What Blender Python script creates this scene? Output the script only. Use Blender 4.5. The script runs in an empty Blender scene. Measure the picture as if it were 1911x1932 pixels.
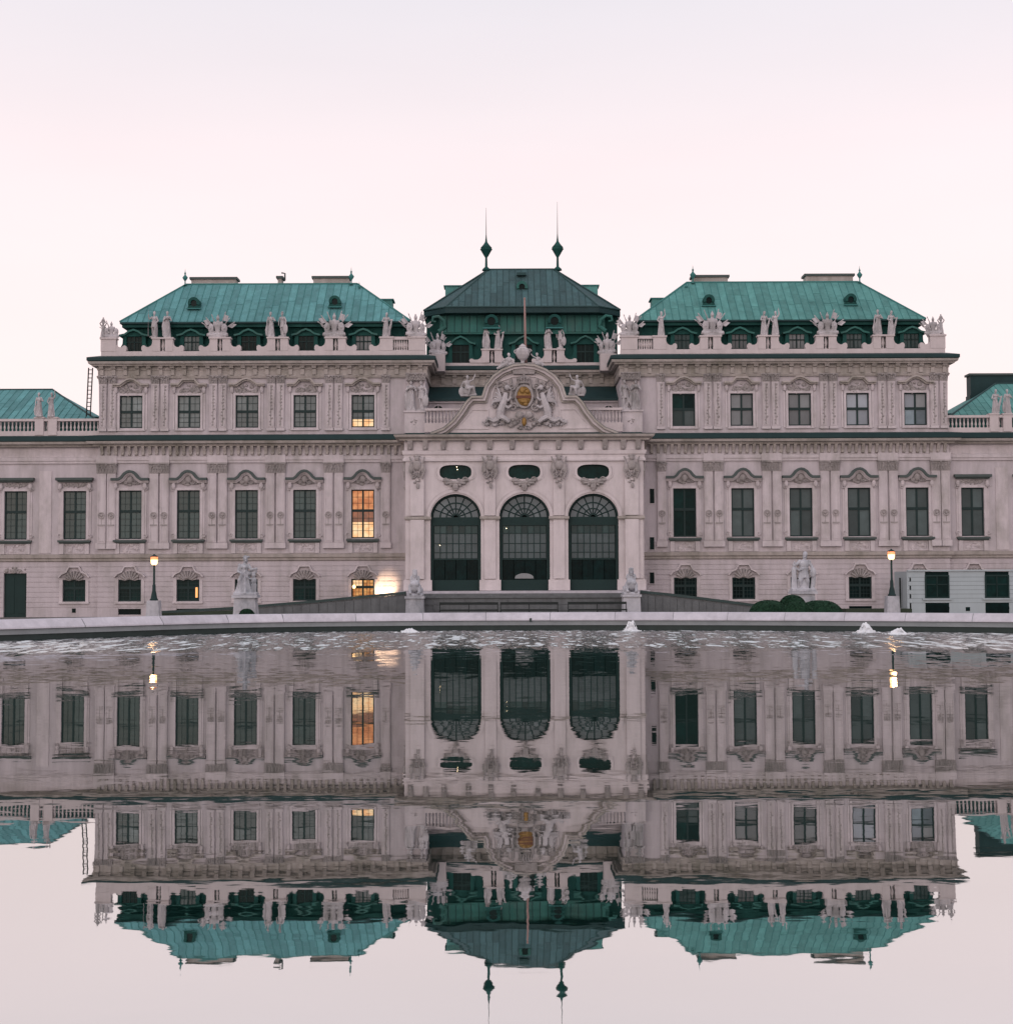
import bpy, bmesh, math, random
from mathutils import Vector, Matrix
R = math.radians
SC = bpy.context.scene
COL = SC.collection

# ---------------------------------------------------------------- camera, sky, sun, exposure
FPX, UC, VC = 2830.0, 955.5, 966.0          # focal length and image centre in units of a 1911 x 1932 picture
CAM = Vector((-1.19, -103.3, 2.06))
PITCH, ROLL = math.atan(140.0 / FPX), R(0.22)
_ct, _st, _cr, _sr = math.cos(PITCH), math.sin(PITCH), math.cos(ROLL), math.sin(ROLL)
cam_data = bpy.data.cameras.new('camera')
cam = bpy.data.objects.new('camera', cam_data)
COL.objects.link(cam)
_r0, _u0, _f0 = Vector((1, 0, 0)), Vector((0, -_st, _ct)), Vector((0, _ct, _st))
_rc, _uc = _cr * _r0 - _sr * _u0, _sr * _r0 + _cr * _u0
_m = Matrix((_rc, _uc, -_f0)).transposed().to_4x4()
_m.translation = CAM
cam.matrix_world = _m
cam_data.sensor_fit = 'VERTICAL'
cam_data.sensor_height = 36.0
cam_data.lens = FPX / 1932.0 * 36.0
cam_data.clip_start, cam_data.clip_end = 0.1, 6000.0
SC.camera = cam

SUN_EL, SUN_AZ = R(9), R(200)               # low sun behind the photographer, veiled
world = bpy.data.worlds.new('World')
SC.world = world
world.use_nodes = True
_n, _l = world.node_tree.nodes, world.node_tree.links
_n.clear()
_out = _n.new('ShaderNodeOutputWorld'); _bg = _n.new('ShaderNodeBackground')
_tc = _n.new('ShaderNodeTexCoord'); _sep = _n.new('ShaderNodeSeparateXYZ')
_sky = _n.new('ShaderNodeTexSky'); _sky.sky_type = 'NISHITA'; _sky.sun_disc = False
_sky.sun_elevation = SUN_EL; _sky.sun_rotation = SUN_AZ
_sky.dust_density = 4.0; _sky.ozone_density = 2.0
_sc = _n.new('ShaderNodeVectorMath'); _sc.operation = 'SCALE'; _sc.inputs['Scale'].default_value = 0.12
_ramp = _n.new('ShaderNodeValToRGB')        # thin even dusk overcast: rosy at the horizon, lavender above
_e = _ramp.color_ramp.elements
_e[0].position = 0.0; _e[0].color = (1.15, 0.955, 0.925, 1)
_e[1].position = 1.0; _e[1].color = (0.80, 0.80, 0.87, 1)
for _p, _c in ((0.14, (1.18, 0.99, 0.975)), (0.23, (1.15, 0.975, 0.98)), (0.285, (1.08, 0.945, 0.965)), (0.33, (1.0, 0.91, 0.945)), (0.40, (0.90, 0.87, 0.93)), (0.6, (0.82, 0.82, 0.90))):
    _k = _e.new(_p); _k.color = (*_c, 1)
_mix = _n.new('ShaderNodeMix'); _mix.data_type = 'RGBA'; _mix.inputs[0].default_value = 0.92
_l.new(_tc.outputs['Generated'], _sep.inputs[0]); _l.new(_sep.outputs['Z'], _ramp.inputs[0])
_l.new(_sky.outputs[0], _sc.inputs[0]); _l.new(_sc.outputs[0], _mix.inputs[6]); _l.new(_ramp.outputs[0], _mix.inputs[7])
_cn = _n.new('ShaderNodeTexNoise'); _cm = _n.new('ShaderNodeMapping'); _cm.inputs['Scale'].default_value = (1.2, 1.2, 5.0)
_l.new(_tc.outputs['Generated'], _cm.inputs[0]); _l.new(_cm.outputs[0], _cn.inputs['Vector']); _cn.inputs['Scale'].default_value = 2.2; _cn.inputs['Detail'].default_value = 4
_ca = _n.new('ShaderNodeMath'); _ca.operation = 'MULTIPLY_ADD'; _ca.inputs[1].default_value = 0.10; _ca.inputs[2].default_value = 0.95; _l.new(_cn.outputs['Fac'], _ca.inputs[0])
_cs = _n.new('ShaderNodeVectorMath'); _cs.operation = 'SCALE'; _l.new(_mix.outputs[2], _cs.inputs[0]); _l.new(_ca.outputs[0], _cs.inputs['Scale'])
_l.new(_cs.outputs[0], _bg.inputs[0]); _bg.inputs[1].default_value = 1.0
_l.new(_bg.outputs[0], _out.inputs[0])

sun_data = bpy.data.lights.new('sun', 'SUN')
sun_data.energy, sun_data.angle, sun_data.color = 0.42, R(35), (1.0, 0.93, 0.90)
sun = bpy.data.objects.new('sun', sun_data)
COL.objects.link(sun)
_d = Vector((math.sin(SUN_AZ) * math.cos(SUN_EL), math.cos(SUN_AZ) * math.cos(SUN_EL), math.sin(SUN_EL)))
sun.rotation_euler = _d.to_track_quat('Z', 'Y').to_euler()
vs = SC.view_settings
vs.view_transform, vs.look, vs.exposure, vs.gamma, vs.use_curve_mapping = 'Standard', 'None', 0.0, 1.0, False
SC.cycles.max_bounces = 6
SC.cycles.diffuse_bounces = 1
SC.cycles.glossy_bounces = 4
SC.cycles.use_denoising = True

# ---------------------------------------------------------------- measuring: where a point of the picture lies at depth Y
def at(u, v, Y):
    x, y = (u - UC) / FPX, -(v - VC) / FPX
    x, y = _cr * x + _sr * y, -_sr * x + _cr * y
    d = _r0 * x + _u0 * y + _f0
    return CAM + d * ((Y - CAM.y) / d.y)
def zf(v, Y=0.0): return at(UC, v, Y).z
def ppm(Y=0.0): return FPX / (Y - CAM.y)
def seg(p, q, t): return p + (q - p) * t
def frange(a, b, n): return [a + (b - a) * i / (n - 1) for i in range(n)]

# ---------------------------------------------------------------- mesh helper
class MB:
    def __init__(s): s.v, s.f = [], []
    def add(s, vs_, fs):
        o = len(s.v); s.v.extend(vs_); s.f.extend([tuple(o + i for i in f) for f in fs]); return s
    def box(s, x0, x1, y0, y1, z0, z1):
        x0, x1 = min(x0, x1), max(x0, x1); z0, z1 = min(z0, z1), max(z0, z1); y0, y1 = min(y0, y1), max(y0, y1)
        return s.add([(x, y, z) for x in (x0, x1) for y in (y0, y1) for z in (z0, z1)],
                     [(0, 1, 3, 2), (4, 6, 7, 5), (0, 4, 5, 1), (2, 3, 7, 6), (0, 2, 6, 4), (1, 5, 7, 3)])
    def prism(s, pts, y0, y1):
        n = len(pts)
        return s.add([(x, y0, z) for x, z in pts] + [(x, y1, z) for x, z in pts],
                     [tuple(range(n)), tuple(range(2 * n - 1, n - 1, -1))] + [(i, (i + 1) % n, n + (i + 1) % n, n + i) for i in range(n)])
    def bar(s, pts, t0, t1, y0, y1, closed=False):
        n = len(pts); a, b = [], []
        for i in range(n):
            p = pts[i - 1] if i or closed else pts[0]
            q = pts[(i + 1) % n] if i < n - 1 or closed else pts[-1]
            c = pts[i]
            def nr(p, q):
                dx, dz = q[0] - p[0], q[1] - p[1]; L = math.hypot(dx, dz) or 1
                return (-dz / L, dx / L)
            n1, n2 = (nr(p, c) if p != c else nr(c, q)), (nr(c, q) if q != c else nr(p, c))
            mx, mz = n1[0] + n2[0], n1[1] + n2[1]; L = math.hypot(mx, mz) or 1
            mx, mz = mx / L, mz / L; k = 1 / max(0.5, mx * n1[0] + mz * n1[1])
            a.append((c[0] + mx * t0 * k, c[1] + mz * t0 * k)); b.append((c[0] + mx * t1 * k, c[1] + mz * t1 * k))
        vs_ = []
        for i in range(n): vs_ += [(a[i][0], y0, a[i][1]), (b[i][0], y0, b[i][1]), (b[i][0], y1, b[i][1]), (a[i][0], y1, a[i][1])]
        fs = []
        for i in range(n if closed else n - 1):
            j = (i + 1) % n
            for k in range(4): fs.append((4 * i + k, 4 * j + k, 4 * j + (k + 1) % 4, 4 * i + (k + 1) % 4))
        if not closed: fs += [(3, 2, 1, 0), tuple(4 * n - 4 + k for k in range(4))]
        return s.add(vs_, fs)
    def sweep(s, prof, path, closed=False):
        n, m = len(path), len(prof); vs_ = []
        for i in range(n):
            p = path[i - 1] if i or closed else path[0]; q = path[(i + 1) % n] if i < n - 1 or closed else path[-1]; c = path[i]
            def nr(p, q):
                dx, dy = q[0] - p[0], q[1] - p[1]; L = math.hypot(dx, dy) or 1
                return (dy / L, -dx / L)
            n1, n2 = (nr(p, c) if p != c else nr(c, q)), (nr(c, q) if q != c else nr(p, c))
            mx, my = n1[0] + n2[0], n1[1] + n2[1]; L = math.hypot(mx, my) or 1
            mx, my = mx / L, my / L; k = 1 / max(0.4, mx * n1[0] + my * n1[1])
            vs_ += [(c[0] + mx * o * k, c[1] + my * o * k, z) for o, z in prof]
        fs = []
        for i in range(n if closed else n - 1):
            j = (i + 1) % n
            for k in range(m): fs.append((m * i + k, m * j + k, m * j + (k + 1) % m, m * i + (k + 1) % m))
        if not closed: fs += [tuple(range(m - 1, -1, -1)), tuple(m * (n - 1) + k for k in range(m))]
        return s.add(vs_, fs)
    def lathe(s, prof, n=10, c=(0, 0, 0), sx=1.0, sy=1.0, folds=0, amp=0.0, ph=0.0, cap=True):
        vs_, m = [], len(prof)
        for r, z in prof:
            for i in range(n):
                a = 2 * math.pi * i / n + ph; k = r * (1 + amp * math.cos(folds * a)) if folds else r
                vs_.append((c[0] + k * math.cos(a) * sx, c[1] + k * math.sin(a) * sy, c[2] + z))
        fs = [(j * n + i, j * n + (i + 1) % n, (j + 1) * n + (i + 1) % n, (j + 1) * n + i) for j in range(m - 1) for i in range(n)]
        if cap: fs += [tuple(range(n - 1, -1, -1)), tuple((m - 1) * n + i for i in range(n))]
        return s.add(vs_, fs)
    def ell(s, c, r, nu=8, nv=5):
        prof = [(max(0.001, math.sin(math.pi * j / nv)), -math.cos(math.pi * j / nv) * r[2]) for j in range(nv + 1)]
        return s.lathe(prof, nu, c, r[0], r[1])
    def tube(s, pts, rad, n=6):
        pts = [Vector(p) for p in pts]; rad = rad if isinstance(rad, (list, tuple)) else [rad] * len(pts)
        vs_ = []
        for i, p in enumerate(pts):
            d = (pts[min(i + 1, len(pts) - 1)] - pts[max(i - 1, 0)]).normalized()
            u = d.cross(Vector((0, 1, 0)) if abs(d.y) < 0.9 else Vector((1, 0, 0))).normalized(); w = d.cross(u)
            vs_ += [tuple(p + (u * math.cos(2 * math.pi * k / n) + w * math.sin(2 * math.pi * k / n)) * rad[i]) for k in range(n)]
        L = len(pts)
        fs = [(j * n + i, j * n + (i + 1) % n, (j + 1) * n + (i + 1) % n, (j + 1) * n + i) for j in range(L - 1) for i in range(n)]
        return s.add(vs_, fs + [tuple(range(n - 1, -1, -1)), tuple((L - 1) * n + i for i in range(n))])
    def scroll(s, cx, cz, r, y, d=1, turns=1.5, t=0.25, a0=0.0):
        n = int(10 * turns); pts = []
        for i in range(n + 1):
            k = i / n; rr = r * (1 - 0.8 * k); a = a0 + d * 2 * math.pi * turns * k
            pts.append((cx + rr * math.cos(a), y, cz + rr * math.sin(a)))
        return s.tube(pts, [r * t * (1 - 0.5 * i / n) for i in range(n + 1)], 5)
    def mesh(s, name, mat, smooth=False):
        me = bpy.data.meshes.new(name); me.from_pydata(s.v, [], s.f)
        b = bmesh.new(); b.from_mesh(me); bmesh.ops.recalc_face_normals(b, faces=b.faces); b.to_mesh(me); b.free()
        if smooth: me.polygons.foreach_set('use_smooth', [True] * len(me.polygons))
        if mat: me.materials.append(mat)
        return me
    def build(s, name, mat, parent=None, smooth=False, loc=(0, 0, 0)):
        return put(name, s.mesh(name, mat, smooth), parent, loc)
def put(name, me, parent=None, loc=(0, 0, 0), rz=0.0):
    o = bpy.data.objects.new(name, me); COL.objects.link(o); o.parent = parent; o.location = loc; o.rotation_euler = (0, 0, rz)
    return o
def tag(o, label, cat, group=None):
    o['label'] = label; o['category'] = cat
    if group: o['group'] = group
    return o
def thing(name, label, cat, loc=(0, 0, 0), rz=0.0, group=None):
    return tag(put(name, None, None, loc, rz), label, cat, group)
def struct(o): o['kind'] = 'structure'; return o
def stuff(o): o['kind'] = 'stuff'; return o

# ---------------------------------------------------------------- materials
def mat(name, col, rough=0.8, var=0.12, scale=1.2, streak=0.0, bump=0.0, bscale=8.0, rnd=0.0, spec=0.3, metal=0.0, tint=None, tintamt=0.0, coords='pos'):
    m = bpy.data.materials.new(name); m.use_nodes = True
    n, l = m.node_tree.nodes, m.node_tree.links
    b = n['Principled BSDF']; b.inputs['Roughness'].default_value = rough; b.inputs['Metallic'].default_value = metal
    b.inputs['Specular IOR Level'].default_value = spec
    g = n.new('ShaderNodeNewGeometry'); pos = g.outputs['Position']
    if coords == 'obj': pos = n.new('ShaderNodeTexCoord').outputs['Object']
    def noise(vec, sc_, det=4.0, rg=0.6):
        t = n.new('ShaderNodeTexNoise'); t.inputs['Scale'].default_value = sc_; t.inputs['Detail'].default_value = det; t.inputs['Roughness'].default_value = rg
        l.new(vec, t.inputs['Vector']); return t.outputs['Fac']
    def math_(op, a, c, d=None):
        q = n.new('ShaderNodeMath'); q.operation = op
        for i, x in enumerate((a, c, d)):
            if x is None: continue
            if isinstance(x, (int, float)): q.inputs[i].default_value = x
            else: l.new(x, q.inputs[i])
        return q.outputs[0]
    f = math_('MULTIPLY_ADD', math_('SUBTRACT', noise(pos, scale), 0.5), var * 4, 1.0)
    if streak:
        mp = n.new('ShaderNodeMapping'); mp.inputs['Scale'].default_value = (3.2, 3.2, 0.22); l.new(pos, mp.inputs[0])
        f = math_('MULTIPLY', f, math_('MULTIPLY_ADD', math_('SUBTRACT', noise(mp.outputs[0], 1.0, 5, 0.65), 0.5), streak * 4, 1.0))
    if rnd:
        oi = n.new('ShaderNodeObjectInfo')
        f = math_('MULTIPLY', f, math_('MULTIPLY_ADD', math_('SUBTRACT', oi.outputs['Random'], 0.5), rnd * 2, 1.0))
    sc_ = n.new('ShaderNodeVectorMath'); sc_.operation = 'SCALE'
    if tint:
        mx = n.new('ShaderNodeMix'); mx.data_type = 'RGBA'
        mx.inputs[6].default_value = (*col, 1); mx.inputs[7].default_value = (*tint, 1)
        mp = n.new('ShaderNodeMapping'); mp.inputs['Scale'].default_value = (0.8, 0.8, 0.35); l.new(pos, mp.inputs[0])
        cr = n.new('ShaderNodeValToRGB'); cr.color_ramp.elements[0].position = 0.45; cr.color_ramp.elements[1].position = 0.7
        l.new(noise(mp.outputs[0], 0.9, 5, 0.7), cr.inputs[0]); l.new(math_('MULTIPLY', cr.outputs[0], tintamt), mx.inputs[0])
        l.new(mx.outputs[2], sc_.inputs[0])
    else:
        sc_.inputs[0].default_value = col
    l.new(f, sc_.inputs['Scale']); l.new(sc_.outputs[0], b.inputs['Base Color'])
    if bump:
        bp = n.new('ShaderNodeBump'); bp.inputs['Strength'].default_value = bump; bp.inputs['Distance'].default_value = 0.05
        l.new(noise(pos, bscale, 6), bp.inputs['Height']); l.new(bp.outputs[0], b.inputs['Normal'])
    return m
def emit(name, col, strength, col2=None, scale=2.0):
    m = bpy.data.materials.new(name); m.use_nodes = True
    n, l = m.node_tree.nodes, m.node_tree.links
    b = n['Principled BSDF']; b.inputs['Base Color'].default_value = (0.05, 0.03, 0.02, 1); b.inputs['Emission Strength'].default_value = strength
    if col2:
        g = n.new('ShaderNodeNewGeometry'); t = n.new('ShaderNodeTexNoise'); t.inputs['Scale'].default_value = scale
        cr = n.new('ShaderNodeValToRGB'); cr.color_ramp.elements[0].position = 0.38; cr.color_ramp.elements[1].position = 0.62
        cr.color_ramp.elements[0].color = (*col, 1); cr.color_ramp.elements[1].color = (*col2, 1)
        l.new(g.outputs['Position'], t.inputs['Vector']); l.new(t.outputs['Fac'], cr.inputs[0]); l.new(cr.outputs[0], b.inputs['Emission Color'])
    else: b.inputs['Emission Color'].default_value = (*col, 1)
    return m
STUCCO = mat('stucco', (0.600, 0.525, 0.548), 0.9, 0.06, 0.7, streak=0.10, bump=0.35, bscale=14, tint=(0.36, 0.325, 0.31), tintamt=0.6)
TRIM = mat('trim', (0.650, 0.568, 0.585), 0.88, 0.08, 1.5, streak=0.10, bump=0.4, bscale=16, tint=(0.34, 0.31, 0.28), tintamt=0.6)
PORCHST = mat('porch stone', (0.720, 0.630, 0.640), 0.88, 0.06, 1.3, streak=0.06, bump=0.3, bscale=16, tint=(0.44, 0.39, 0.37), tintamt=0.5)
WARM = mat('weathered stone', (0.478, 0.418, 0.392), 0.9, 0.09, 2.2, streak=0.14, bump=0.4, bscale=18, tint=(0.24, 0.22, 0.18), tintamt=0.75)
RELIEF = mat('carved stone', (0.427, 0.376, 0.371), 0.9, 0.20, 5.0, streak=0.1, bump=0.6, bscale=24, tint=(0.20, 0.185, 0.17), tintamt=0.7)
PALE = mat('pale parapet stone', (0.651, 0.560, 0.560), 0.88, 0.06, 1.2, streak=0.06, bump=0.3, bscale=16, tint=(0.42, 0.37, 0.35), tintamt=0.3)
STATUE = mat('statue stone', (0.560, 0.509, 0.524), 0.85, 0.10, 3.5, streak=0.08, bump=0.5, bscale=22, tint=(0.20, 0.19, 0.18), tintamt=0.8)
MARBLE = mat('cool statue stone', (0.560, 0.545, 0.585), 0.8, 0.12, 4.0, streak=0.08, bump=0.5, bscale=22, tint=(0.16, 0.18, 0.20), tintamt=0.85)
RIMST = mat('rim stone', (0.56, 0.52, 0.565), 0.85, 0.12, 1.6, streak=0.10, rnd=0.08, bump=0.4, bscale=9, tint=(0.40, 0.38, 0.40), tintamt=0.5)
RIMGREY = mat('grey rim stone', (0.25, 0.26, 0.27), 0.85, 0.12, 1.8, bump=0.4, bscale=9)
WETSHADE = mat('wet shaded stone', (0.020, 0.032, 0.030), 0.5, 0.2, 2.5)  # wet dark stone; the shade low on the rim is put into this colour
RAMPST = mat('ramp stone', (0.15, 0.155, 0.16), 0.9, 0.18, 1.4, streak=0.15, bump=0.5, bscale=6)
DARKCAP = mat('dark coping', (0.050, 0.075, 0.072), 0.7, 0.15, 2.0)
FLASH = mat('dark copper flashing', (0.014, 0.042, 0.044), 0.6, 0.16, 1.2, streak=0.05)
LEAD = mat('lead hood cover', (0.085, 0.105, 0.10), 0.7, 0.15, 3.0)
COPPER = mat('verdigris copper', (0.100, 0.270, 0.250), 0.75, 0.17, 1.1, streak=0.16, rnd=0.17, bump=0.2, bscale=5, tint=(0.085, 0.235, 0.215), tintamt=0.6)
COPPERB = mat('blue verdigris copper', (0.108, 0.275, 0.280), 0.75, 0.17, 1.1, streak=0.16, rnd=0.17, bump=0.2, bscale=5, tint=(0.10, 0.28, 0.29), tintamt=0.5)
COPPERD = mat('dark grey copper', (0.055, 0.112, 0.118), 0.75, 0.15, 1.4, streak=0.18, rnd=0.2, bump=0.2, bscale=5, tint=(0.050, 0.082, 0.082), tintamt=0.6)
COPPERL = mat('green copper tier', (0.040, 0.148, 0.126), 0.75, 0.12, 1.4, streak=0.12, rnd=0.12, tint=(0.09, 0.12, 0.11), tintamt=0.6)
SEAM = mat('seam copper', (0.055, 0.20, 0.19), 0.7, 0.1)
SEAMD = mat('dark seam copper', (0.030, 0.070, 0.070), 0.7, 0.1)
MANSARD = mat('mansard copper', (0.009, 0.068, 0.060), 0.75, 0.15, 1.5, streak=0.12, tint=(0.03, 0.13, 0.11), tintamt=0.5)
DKGREEN = mat('dark green paint', (0.010, 0.032, 0.030), 0.6, 0.1)
FRAMEM = mat('window frame paint', (0.014, 0.032, 0.031), 0.6, 0.1)
IRON = mat('black iron', (0.012, 0.018, 0.018), 0.5, 0.1)
LAMPG = mat('lamp post green', (0.008, 0.030, 0.030), 0.5, 0.1)
GOLD = mat('old gilding', (0.30, 0.165, 0.045), 0.5, 0.3, 9.0, spec=0.5, metal=0.3)
RUST = mat('dull red enamel', (0.16, 0.06, 0.035), 0.6, 0.2, 6.0)
BOXL = mat('box leaf tips', (0.018, 0.058, 0.028), 0.8, 0.3, 9.0)
BOX = mat('clipped box foliage', (0.010, 0.040, 0.020), 0.9, 0.3, 7.0, bump=0.9, bscale=18)
GRAVEL = mat('gravel', (0.17, 0.158, 0.15), 0.95, 0.12, 0.5, bump=0.5, bscale=30)
GRASS = mat('grass bank', (0.050, 0.065, 0.045), 0.95, 0.2, 2.0, bump=0.6, bscale=20)
HOARD = mat('pale hoarding board', (0.450, 0.500, 0.525), 0.7, 0.05, 1.5, streak=0.04)
FOAM = mat('white water', (0.80, 0.80, 0.83), 0.6, 0.08, 6.0)
POLE = mat('flag pole paint', (0.36, 0.22, 0.20), 0.6, 0.2, 1.0)
def pane_mat(name, col, rough=0.12, var=0.12, sc_=1.5, spec=0.28, rnd=0.38): return mat(name, col, rough, var * 1.5, sc_, spec=spec, rnd=rnd)
P_GREEN = pane_mat('pane grey green', (0.030, 0.060, 0.059))
P_GREY = pane_mat('pane grey', (0.145, 0.172, 0.175), var=0.18, sc_=2.2)  # grey sky reflected in the glass is partly put into this base colour
P_NET = pane_mat('pane net curtain', (0.075, 0.100, 0.100), 0.25)
P_NETL = pane_mat('pane light net curtain', (0.20, 0.205, 0.21), 0.25, 0.08)
P_BLIND = pane_mat('pane white blind', (0.34, 0.36, 0.40), 0.3, 0.06)
P_BLUE = pane_mat('pane blue grey', (0.20, 0.25, 0.28), 0.15, 0.15)
P_ARCH = pane_mat('pane arch grid', (0.085, 0.110, 0.115), 0.2, 0.12, 0.8, 0.28, 0.10)
P_FAN = pane_mat('pane fanlight', (0.155, 0.180, 0.190), 0.2, 0.12, 0.8, 0.28, 0.16)
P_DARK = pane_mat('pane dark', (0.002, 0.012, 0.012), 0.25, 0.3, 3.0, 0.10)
P_DARKG = pane_mat('pane dark green', (0.003, 0.022, 0.020), 0.25, 0.3, 3.0, 0.12)
P_ORANGE = emit('pane lit orange', (0.50, 0.16, 0.055), 1.0, (0.72, 0.30, 0.12), 3.0)
P_BRIGHT = emit('pane lit bright', (1.0, 0.50, 0.22), 1.05, (1.0, 0.70, 0.40), 3.0)
P_DIM = emit('pane lit dim', (0.16, 0.075, 0.05), 1.0, (0.30, 0.11, 0.06), 3.0)
P_ORANGE2 = emit('pane lit dull orange', (0.42, 0.14, 0.03), 1.0, (0.75, 0.36, 0.11), 4.0)
LANT_TOP = emit('lantern amber glass', (1.0, 0.30, 0.12), 1.6)
SIDELT = emit('sidelight', (1.0, 0.42, 0.14), 1.5)
LANT = emit('lantern glass', (1.0, 0.56, 0.23), 4.5)
BULB = emit('bulb', (1.0, 0.75, 0.45), 12.0)
# ---------------------------------------------------------------- ground, pool, water
def smooth_loop(pts, k=6):
    out, n = [], len(pts)
    for i in range(n):
        p0, p1, p2, p3 = (Vector(pts[(i + j - 1) % n]) for j in range(4))
        for t in range(k):
            t /= k
            out.append(tuple(0.5 * ((2 * p1) + (p2 - p0) * t + (2 * p0 - 5 * p1 + 4 * p2 - p3) * t * t + (3 * p1 - p0 - 3 * p2 + p3) * t ** 3)))
    return out
_rel = [(-44, 10), (-42, 24), (-36, 39), (-28, 50.5), (-20, 58.9), (-12.6, 68.0), (-6, 70.5), (0, 71), (6, 70.4), (11, 69.2), (16, 67.2), (21.2, 64.4), (30, 58.5), (38, 48), (43, 32), (44, 10), (30, 3.2), (0, 2.6), (-30, 3.2)]
RIM = smooth_loop([(x + CAM.x, d + CAM.y) for x, d in _rel])        # clockwise seen from above, so "out" is towards the water
rim = thing('pool_rim', 'long pale stone rim curving round the far edge of the pool', 'pool rim', (0, 0, 0)); rim['kind'] = 'structure'
# profile offsets: negative = away from the water
MB().sweep([(0.08, 0.444), (0.08, 0.50), (-0.17, 0.775), (-0.22, 0.79), (-0.88, 0.79), (-0.88, 0.444)], RIM, True).build('coping', RIMGREY, rim)
_acc, _last, _k, _rr = 0.0, None, 0, random.Random(2)
_far = [q for q in RIM if q[1] > -62]; _far.sort(key=lambda q: math.atan2(q[0] - CAM.x, q[1] + 66)); _cur = [_far[0]]; _L = 0.0
for q in _far[1:]:
    _L += math.dist(q, _cur[-1])
    _cur.append(q)
    if _L > 2.3:
        _j = _rr.uniform(-.006, .006); _e = [tuple(Vector(_cur[0]).lerp(Vector(_cur[1]), .012))] + _cur[1:-1] + [tuple(Vector(_cur[-1]).lerp(Vector(_cur[-2]), .012))]
        MB().sweep([(0.10 + _j, 0.442), (0.10 + _j, 0.50), (-0.16 + _j, 0.79), (-0.22, 0.81 + _j), (-0.9, 0.81 + _j), (-0.9, 0.442)], _e).build('coping_stone', RIMST, rim); _cur = [q]; _L = 0.0
MB().sweep([(-0.01, 0.22), (-0.01, 0.415), (-0.06, 0.415), (-0.06, 0.437), (-0.8, 0.437), (-0.8, 0.22)], RIM, True).build('lower_course', RIMGREY, rim)
MB().sweep([(-0.10, -0.6), (-0.10, 0.217), (-0.7, 0.217), (-0.7, -0.6)], RIM, True).build('wet_shaded_base', WETSHADE, rim)  # wet lower wall, its shade painted in with the dark stone colour
_q = at(1001, 1172, -32.6)
MB().box(_q.x - 0.05, _q.x + 0.05, -32.47, -32.30, 0.38, 0.55).build('drain_spout', WETSHADE, rim)

def radial_ring(path, far):
    mb = MB(); n = len(path); c = Vector((CAM.x, -66.0)); vs_ = []
    for x, y in path: vs_.append((x, y, 0.05))
    for x, y in path:
        d = (Vector((x, y)) - c).normalized() * far + c; vs_.append((d.x, d.y, 0.05))
    return mb.add(vs_, [(i, (i + 1) % n, n + (i + 1) % n, n + i) for i in range(n)])
_c = Vector((CAM.x, -66.0))
struct(radial_ring([tuple(_c + (Vector(p) - _c) * 1.008) for p in RIM], 3000).build('ground', GRAVEL))

wm = bpy.data.materials.new('pool water'); wm.use_nodes = True
_n, _l = wm.node_tree.nodes, wm.node_tree.links
_n.clear()
def _N(t, **k):
    q = _n.new(t)
    for a, b in k.items(): setattr(q, a, b)
    return q
def _M(op, a, b=None, c=None):
    q = _N('ShaderNodeMath', operation=op)
    for i, x in enumerate((a, b, c)):
        if x is None: continue
        if isinstance(x, (int, float)): q.inputs[i].default_value = x
        else: _l.new(x, q.inputs[i])
    return q.outputs[0]
_geo = _N('ShaderNodeNewGeometry')
_sx = _N('ShaderNodeSeparateXYZ'); _l.new(_geo.outputs['Position'], _sx.inputs[0])
def _noise(scale, sc, det=2.0, rg=0.5):
    mp = _N('ShaderNodeMapping'); mp.inputs['Scale'].default_value = scale; _l.new(_geo.outputs['Position'], mp.inputs[0])
    t = _N('ShaderNodeTexNoise'); t.inputs['Scale'].default_value = sc; t.inputs['Detail'].default_value = det; t.inputs['Roughness'].default_value = rg
    _l.new(mp.outputs[0], t.inputs['Vector']); return t
def _vec(t, sx, sy):
    s = _N('ShaderNodeVectorMath', operation='SUBTRACT'); _l.new(t.outputs['Color'], s.inputs[0]); s.inputs[1].default_value = (0.5, 0.5, 0.5)
    m = _N('ShaderNodeVectorMath', operation='MULTIPLY'); _l.new(s.outputs[0], m.inputs[0]); m.inputs[1].default_value = (sx, sy, 0); return m.outputs[0]
def _vadd(a, b):
    s = _N('ShaderNodeVectorMath', operation='ADD'); _l.new(a, s.inputs[0]); _l.new(b, s.inputs[1]); return s.outputs[0]
def _vscale(a, f):
    s = _N('ShaderNodeVectorMath', operation='SCALE'); _l.new(a, s.inputs[0]); _l.new(f, s.inputs['Scale']); return s.outputs[0]
# gentle undulation over the whole pool, wind and jet ripples near the far rim
_calm = _vadd(_vec(_noise((0.35, 1.0, 1), 0.5, 2), 0.0014, 0.0020), _vadd(_vec(_noise((0.30, 2.4, 1), 1.0, 4, 0.65), 0.0016, 0.0085), _vec(_noise((0.8, 1.6, 1), 5.0, 3), 0.003, 0.006)))
_rs = _N('ShaderNodeSeparateXYZ'); _l.new(_vec(_noise((1.5, 0.36, 1), 1.0, 5, 0.72), 0.6, 2.3), _rs.inputs[0])
_rc2 = _N('ShaderNodeCombineXYZ'); _l.new(_rs.outputs[0], _rc2.inputs[0]); _l.new(_M('SUBTRACT', 0.0, _M('ABSOLUTE', _rs.outputs[1])), _rc2.inputs[1])
_rip = _rc2.outputs[0]
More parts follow.
